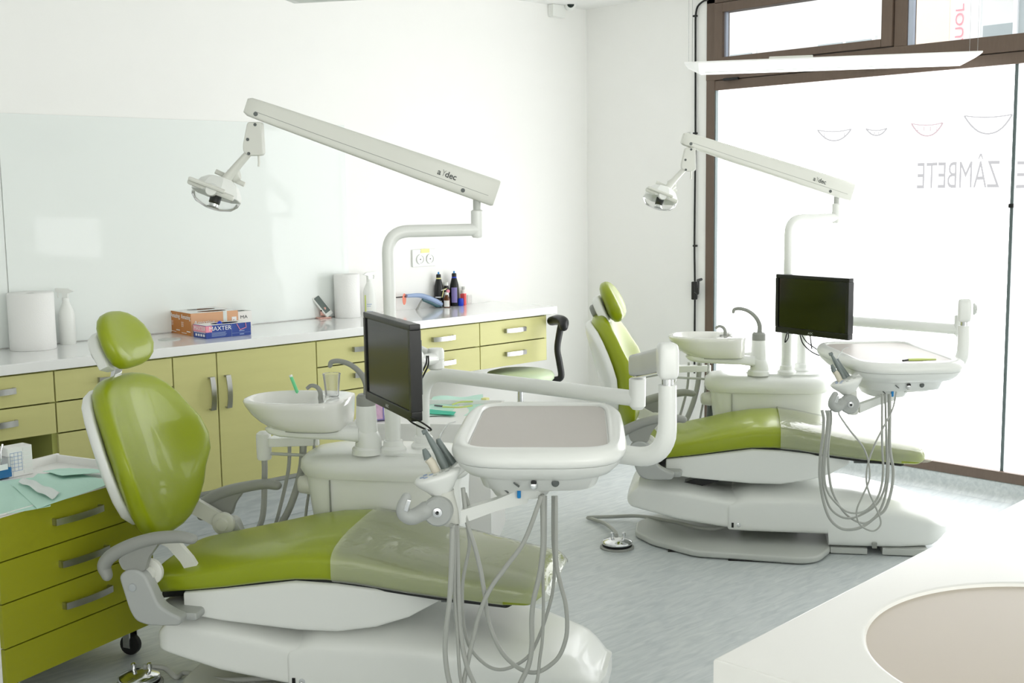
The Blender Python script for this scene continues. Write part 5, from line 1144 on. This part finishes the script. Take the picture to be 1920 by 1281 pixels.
def at_world(P): # picture position of a worktop point, so the second carton sits flush with the first
    q = P-CAM; z = q.dot(_d); return (960+F*q.dot(_r)/z, 640.5-F*q.dot(_u)/z)
carton('glove_carton', 'rear tan glove carton pushed against the front tan one', at_world(N2), at_world(N2+Y_*w_), at_world(N2+X_*0.255), H1, 'orange', 'orange2', 'cartonwhite', lw=0.255, deco=deco_orange, ww=0.125)
def deco_blue(t, lx, w, h):
    t.p('pink_panel', boxmm((-0.0010, 0.0, h*0.48), (0, w, h*0.97)), 'pink')
    t.p('pink_corner', boxmm((0.0, -0.0010, h*0.48), (lx*0.13, 0, h*0.97)), 'pink')
    t.p('lettering', text_g('MAXTER', w*0.235, (-0.0014, w*0.94, h*0.58), (0, -1, 0), (0, 0, 1), 0.0003), 'cartonwhite')
    t.p('lettering', text_g('MAXTER', 0.030, (lx*0.06, -0.0014, h*0.58), (1, 0, 0), (0, 0, 1), 0.0003, sx=1.05), 'print_white')
    t.p('print_lines', join(*[boxmm((lx*0.12, -0.0012, h*(0.13+0.07*i)), (lx*(0.42+0.015*(i % 3)), 0, h*(0.155+0.07*i))) for i in range(5)], boxmm((lx*0.56, -0.0012, h*0.02), (lx*0.565, 0, h*0.96)), boxmm((lx*0.57, -0.0012, h*0.24), (lx*0.98, 0, h*0.255)), boxmm((lx*0.74, -0.0013, h*0.10), (lx*0.84, 0, h*0.17)), boxmm((lx*0.73, -0.0013, h*0.36), (lx*0.85, 0, h*0.42))), 'bluegrey')
    t.p('tick_marks', join(*[boxmm((-0.0012, w*(0.12+0.2*i), h*0.14), (0, w*(0.24+0.2*i), h*0.32)) for i in range(4)], boxmm((-0.0012, w*0.06, h*0.42), (0, w*0.94, h*0.455))), 'print_white')
    t.p('glove_outline', tube([Vector((lx*0.68, -0.0015, h*0.95)), Vector((lx*0.75, -0.0015, h*0.48)), Vector((lx*0.89, -0.0015, h*0.62)), Vector((lx*0.88, -0.0015, h*0.97))], 0.0022, 6), 'pink')
    t.p('glove_tuft', tube(catmull([(lx*0.35, w*0.4, h*0.8), (lx*0.40, w*0.35, h*1.05), (lx*0.45, w*0.5, h*1.02), (lx*0.47, w*0.45, h*0.8)], 4), 0.010, 8), 'blueplas')
carton('glove_carton', 'blue and pink glove carton in front of the tan cartons', (387, 636), (360, 630.5), (475, 627.2), 0.064, 'blue', 'blue', 'cartonwhite', lw=0.245, deco=deco_blue, ww=0.13)
q = PZ(462, 612, ZC)
def deco_white(t, lx, w, h): t.p('lettering', text_g('MA', 0.024, (lx*0.40, -0.0006, h*0.56), (1, 0, 0), (0, 0, 1), 0.0003, sx=1.3), 'print_dark')
carton('glove_carton', 'white glove carton lying behind the right end of tan cartons', (436, 616), (425, 612), (472, 612.4), 0.085, 'cartonwhite', 'cartonwhite', 'lgrey', lw=0.12, deco=deco_white, ww=0.10)

# apex locator: small tilted display on a rose-gold stand
dc = PZ(606, 597, ZC); dD = (dc-CAM).dot(_d)
Rt = Vector((_r.x, _r.y, 0)).normalized(); Tw = Vector((-_d.x, -_d.y, 0)).normalized(); UP = Vector((0, 0, 1)); kk = dD/F
t = Thing('tilted_device', 'small white device with grey display tilted on a rose gold stand', 'device', dc)
t.p('stand_base', prism(rpoly([(-0.045, -0.03), (0.035, -0.04), (0.05, 0.03), (-0.03, 0.04)], 0.015), 0.0, 0.008, 'w', 0.003), 'rose')
def dv(dx, dy, dz=0.0): return dc+Rt*(dx*kk)+UP*(-dy*kk)+Tw*dz
t.p('stand_leg', obox((dv(3, -4)+dv(-2, -22))/2, Rt, Tw, UP, (0.034, 0.02, 0.05), 0.006), 'rose', world=True)
a_, b_ = dv(-16, -43), dv(13, -5); dX = (b_-a_).normalized(); nrm = Rt*0.65+UP*0.55+Tw*0.8; nrm = (nrm-dX*nrm.dot(dX)).normalized(); dY = nrm.cross(dX)
body = t.p('device_body', obox((a_+b_)/2, dX, dY, nrm, ((b_-a_).length, 0.052, 0.014), 0.005), 'white', world=True)
t.p('display', obox((a_+b_)/2-dX*0.004+nrm*0.0072, dX, dY, nrm, ((b_-a_).length*0.74, 0.040, 0.001)), 'lcd', parent=body, world=True)
t.p('side_port', box(dv(-2, -15, 0.02), (0.008, 0.008, 0.008), 0.001, 0.7), 'black', world=True)

# curing light on its stand
cl = OC(800, -0.075); dD = (cl-CAM).dot(_d); kk = dD/F
t = Thing('curing_light', 'blue grey curing light with orange shield resting on its stand', 'curing light', cl)
def cv(px_, py_, dz=0.0): return PY(px_, py_, -0.075)
t.p('body', tube(catmull([cv(762, 555), cv(785, 554), cv(800, 558), cv(818, 566), cv(828, 571)], 5), [0.011, 0.014, 0.017, 0.018, 0.013], 14), 'bluegrey', world=True, ang=60)
t.p('grip', tube(catmull([cv(792, 562), cv(806, 567), cv(818, 572.5), cv(826, 574)], 5), [0.009, 0.012, 0.012, 0.007], 12), 'teal', world=True, ang=60)
t.p('light_rod', tube([cv(743, 558), cv(760, 556.5)], 0.0035, 10), 'black', world=True)
t.p('orange_shield', lathe([(0.0, 0.0), (0.034, 0.001), (0.034, 0.003), (0, 0.003)], 28, axis_m(cv(757.5, 561), Rt+Tw*0.22)), 'coral', world=True)
t.p('stand_foot', tube([cv(791, 563), cv(786, 572), cv(781, 582)], [0.005, 0.006, 0.007], 10), 'grey', world=True)
t.p('stand_foot', tube([cv(825, 572), cv(831, 577), cv(835, 580)], [0.006, 0.005, 0.004], 10), 'grey', world=True)

# bottles
def bottle(name, label, px_, py_, r, prof, mats, cat='bottle', group=None, extra=None):
    c = OC(px_, py_); t = Thing(name, label, cat, c, 0, group=group)
    for nm, pr, m in prof: t.p(nm, lathe([(a*r, b) for a, b in pr], 24), m, ang=50)
    if extra: extra(t, c)
    return t
def bigb(ringm):
    return [('body', [(0.0, 0), (0.95, 0), (1, 0.004), (1, 0.10), (0.93, 0.13), (0.6, 0.168), (0.5, 0.175), (0, 0.175)], 'black'), ('neck_ring', [(0.53, 0.172), (0.53, 0.180), (0, 0.180)], ringm), ('screw_cap', [(0.52, 0.180), (0.52, 0.198), (0.4, 0.202), (0, 0.202)], 'black'), ('spout', [(0.20, 0.20), (0.17, 0.214), (0, 0.217)], 'cyan')]
def patchf(t, c, r, z1, z2, w1, w2, m, nm='label'):
    d = (CAM-c); a0 = math.atan2(d.y, d.x); n = 8
    V = [Vector((r*math.cos(a0+w1+(w2-w1)*i/n), r*math.sin(a0+w1+(w2-w1)*i/n), z)) for z in (z1, z2) for i in range(n+1)]
    t.p(nm, (V, [(i, i+1, n+2+i, n+1+i) for i in range(n)]), m)
bottle('squeeze_bottle', 'black bottle with yellow neck ring and blue spout', 823.5, -0.034, 0.0285, bigb('yellow'), None, group=None, extra=lambda t, c: (patchf(t, c, 0.0288, 0.060, 0.066, -0.9, 0.5, 'print_white', 'label_print'), patchf(t, c, 0.0288, 0.035, 0.041, -0.7, 0.6, 'print_white', 'label_print'), patchf(t, c, 0.0288, 0.018, 0.022, -0.7, 0.6, 'print_white', 'label_print')))
bottle('squeeze_bottle', 'black bottle with blue neck ring and lilac label', 852.5, -0.045, 0.0285, bigb('blueplas'), None, extra=lambda t, c: patchf(t, c, 0.0288, 0.022, 0.115, -0.7, 0.6, 'purple'))
bottle('medicine_bottle', 'dark bottle with white cap between the two black bottles', 837.5, -0.026, 0.021, [('body', [(0, 0), (1, 0), (1, 0.105), (0.6, 0.122), (0.6, 0.13), (0, 0.13)], 'black'), ('cap', [(0.72, 0.128), (0.72, 0.148), (0, 0.149)], 'white')], None, extra=lambda t, c: patchf(t, c, 0.0213, 0.05, 0.09, -0.8, 0.8, 'cartonwhite'))
bottle('amber_bottle', 'small amber bottle with white label before the black bottles', 838, -0.09, 0.0195, [('body', [(0, 0), (0.95, 0), (1, 0.003), (1, 0.052), (0.5, 0.072), (0.45, 0.08), (0, 0.08)], 'amber'), ('cap', [(0.5, 0.078), (0.5, 0.092), (0, 0.093)], 'white')], None, extra=lambda t, c: patchf(t, c, 0.0197, 0.006, 0.044, -1.0, 0.9, 'cartonwhite'))
bottle('blue_cup', 'small bright blue tub in front of the coral box', 864, -0.075, 0.018, [('body', [(0, 0), (0.85, 0), (1, 0.008), (1, 0.034), (0.85, 0.046), (0, 0.047)], 'blueplas')], None, cat='tub')
c = OC(869, -0.052)
single('coral_box', 'coral red box standing behind the blue tub', 'box', box(c+Vector((0, 0, 0.036)), (0.035, 0.028, 0.072), 0.002, 0.5), 'red')
bottle('white_vial', 'small white bottle behind the coral red box', 869, -0.020, 0.015, [('body', [(0, 0), (1, 0), (1, 0.085), (0.6, 0.095), (0, 0.095)], 'white'), ('cap', [(0.7, 0.094), (0.7, 0.112), (0, 0.113)], 'lgrey')], None)
c = OC(880, -0.05)
single('clear_case', 'small clear plastic case right of the coral box', 'case', box(c+Vector((0, 0, 0.03)), (0.02, 0.03, 0.06), 0.003, 0.3), 'cupclear')
t = Thing('swab_bundle', 'white and pink tipped applicators standing in the amber bottle group', 'applicator', OC(836, -0.09))
dd_ = (OC(838, -0.09)-CAM).dot(_d)
t.p('applicator', tube([PD(820, 546, dd_), PD(836, 543, dd_)], 0.003, 8), 'white', world=True)
t.p('applicator', tube([PD(829, 558, dd_), PD(832, 543, dd_), PD(838, 541, dd_)], 0.003, 8), 'yellow', world=True)
t.p('applicator_head', lathe([(0, -0.012), (0.010, -0.008), (0.012, 0.004), (0, 0.012)], 12, T(PD(840, 546, dd_))), 'pink', world=True)

# clear cup on the nearer bowl deck and green suction tip behind it
cb = LM(OA+E1*-0.042) @ Vector((-0.44, 0.32, 0.921))
t = Thing('plastic_cup', 'empty clear plastic cup standing on the nearer spittoon deck', 'cup', cb)
t.p('cup_wall', lathe([(0.0, 0.002), (0.022, 0.0), (0.0235, 0.004), (0.031, 0.078), (0.033, 0.080), (0.031, 0.082), (0.0298, 0.078), (0.0225, 0.005), (0.0, 0.004)], 30, cap=False), 'cupclear', ang=60)
t = Thing('suction_tip', 'green and white suction tip rising behind the nearer spittoon bowl', 'suction tip', VV(560, 745, OA, 0.45))
a_, b_ = VV(563, 750, OA, 0.43), VV(546, 707, OA, 0.43)
t.p('tube', tube([a_, b_], 0.006, 10), 'greentip', world=True); t.p('white_tip', tube([b_, b_+(b_-a_).normalized()*0.008], 0.0062, 10), 'white', world=True)

# ================================================================== FOREGROUND WASH COUNTER
zk = 0.94
A = PZ(1338, 1235, zk); Bc = PZ(1920, 935, zk); X = (Bc-A).normalized(); Y = Vector((X.y, -X.x, 0))     # Y towards the camera side
Lk, Dk = 3.6, 0.75
bowl_c = PZ(1925, 1225, zk)
def kp(a, b, z=zk): p_ = A+X*a+Y*b; return Vector((p_.x, p_.y, z))
bc = Vector(((bowl_c-A).dot(X), (bowl_c-A).dot(Y)))
Lk = (-0.12-A.x)/X.x
t = Thing('wash_counter', 'white solid surface counter with round basin in the right foreground', 'counter', (A.x, A.y, 0), math.atan2(X.y, X.x))
n = 96; cx_, cy_, rx, ry = 0.38, 0.36, 0.302, 0.272
L0 = lambda a, b, z: Vector((a, -b, z))
outer = []; 
for j in range(n):
    a = 2*PI*j/n; c, s_ = math.cos(a), math.sin(a); best = 1e9
    if c > 1e-6: best = min(best, (Lk-cx_)/c)
    if c < -1e-6: best = min(best, -cx_/c)
    if s_ > 1e-6: best = min(best, (Dk-cy_)/s_)
    if s_ < -1e-6: best = min(best, -cy_/s_)
    outer.append((cx_+c*best, cy_+s_*best))
for q in ((0, 0), (Lk, 0), (Lk, Dk), (0, Dk)):
    b = min(range(n), key=lambda j: (Vector(outer[j])-Vector(q)).length); outer[b] = q
rings = [[L0(a, b, zk-0.055) for a, b in outer], [L0(a, b, zk-0.004) for a, b in outer]]
cc = Vector((Lk/2, Dk/2)); ins = lambda a, b, d: (a+math.copysign(min(d, abs(cc.x-a)), cc.x-a) if (a < 0.01 or a > Lk-0.01) else a, b+math.copysign(d, cc.y-b) if (b < 0.01 or b > Dk-0.01) else b)
rings.append([L0(*ins(a, b, 0.0015), zk-0.001) for a, b in outer]); rings.append([L0(*ins(a, b, 0.005), zk) for a, b in outer])
def el(k, z): return [L0(cx_+rx*k*math.cos(2*PI*j/n), cy_+ry*k*math.sin(2*PI*j/n), z) for j in range(n)]
rings += [el(1.03, zk), el(1.01, zk-0.0015), el(1.0, zk-0.006)]
t.p('counter_slab', loft(rings, cap=False), 'sinktop', ang=30)
t.p('basin', loft([el(1.0, zk-0.006), el(0.985, zk-0.03), el(0.95, zk-0.075), el(0.86, zk-0.115), el(0.7, zk-0.138), el(0.4, zk-0.148), el(0.1, zk-0.152)]), 'basin', ang=80)
t.p('basin_outside', loft([el(1.03, zk-0.05), el(1.0, zk-0.09), el(0.92, zk-0.13), el(0.74, zk-0.155), el(0.1, zk-0.168)]), 'sinktop', ang=80)
t.p('drain', lathe([(0.024, 0.0), (0.022, 0.004), (0.010, 0.002), (0, 0.002)], 20, T(L0(cx_, cy_, zk-0.151))), 'chrome')
t.p('cabinet_body', join(boxmm((0.03, -0.032, 0.10), (Lk-0.001, -0.05, zk-0.055)), boxmm((0.03, -Dk+0.03, 0.10), (0.048, -0.05, zk-0.055)), boxmm((0.048, -Dk+0.03, 0.10), (Lk-0.001, -Dk+0.048, zk-0.055)), boxmm((0.06, -Dk+0.05, 0.0), (Lk-0.001, -0.07, 0.11))), 'white')
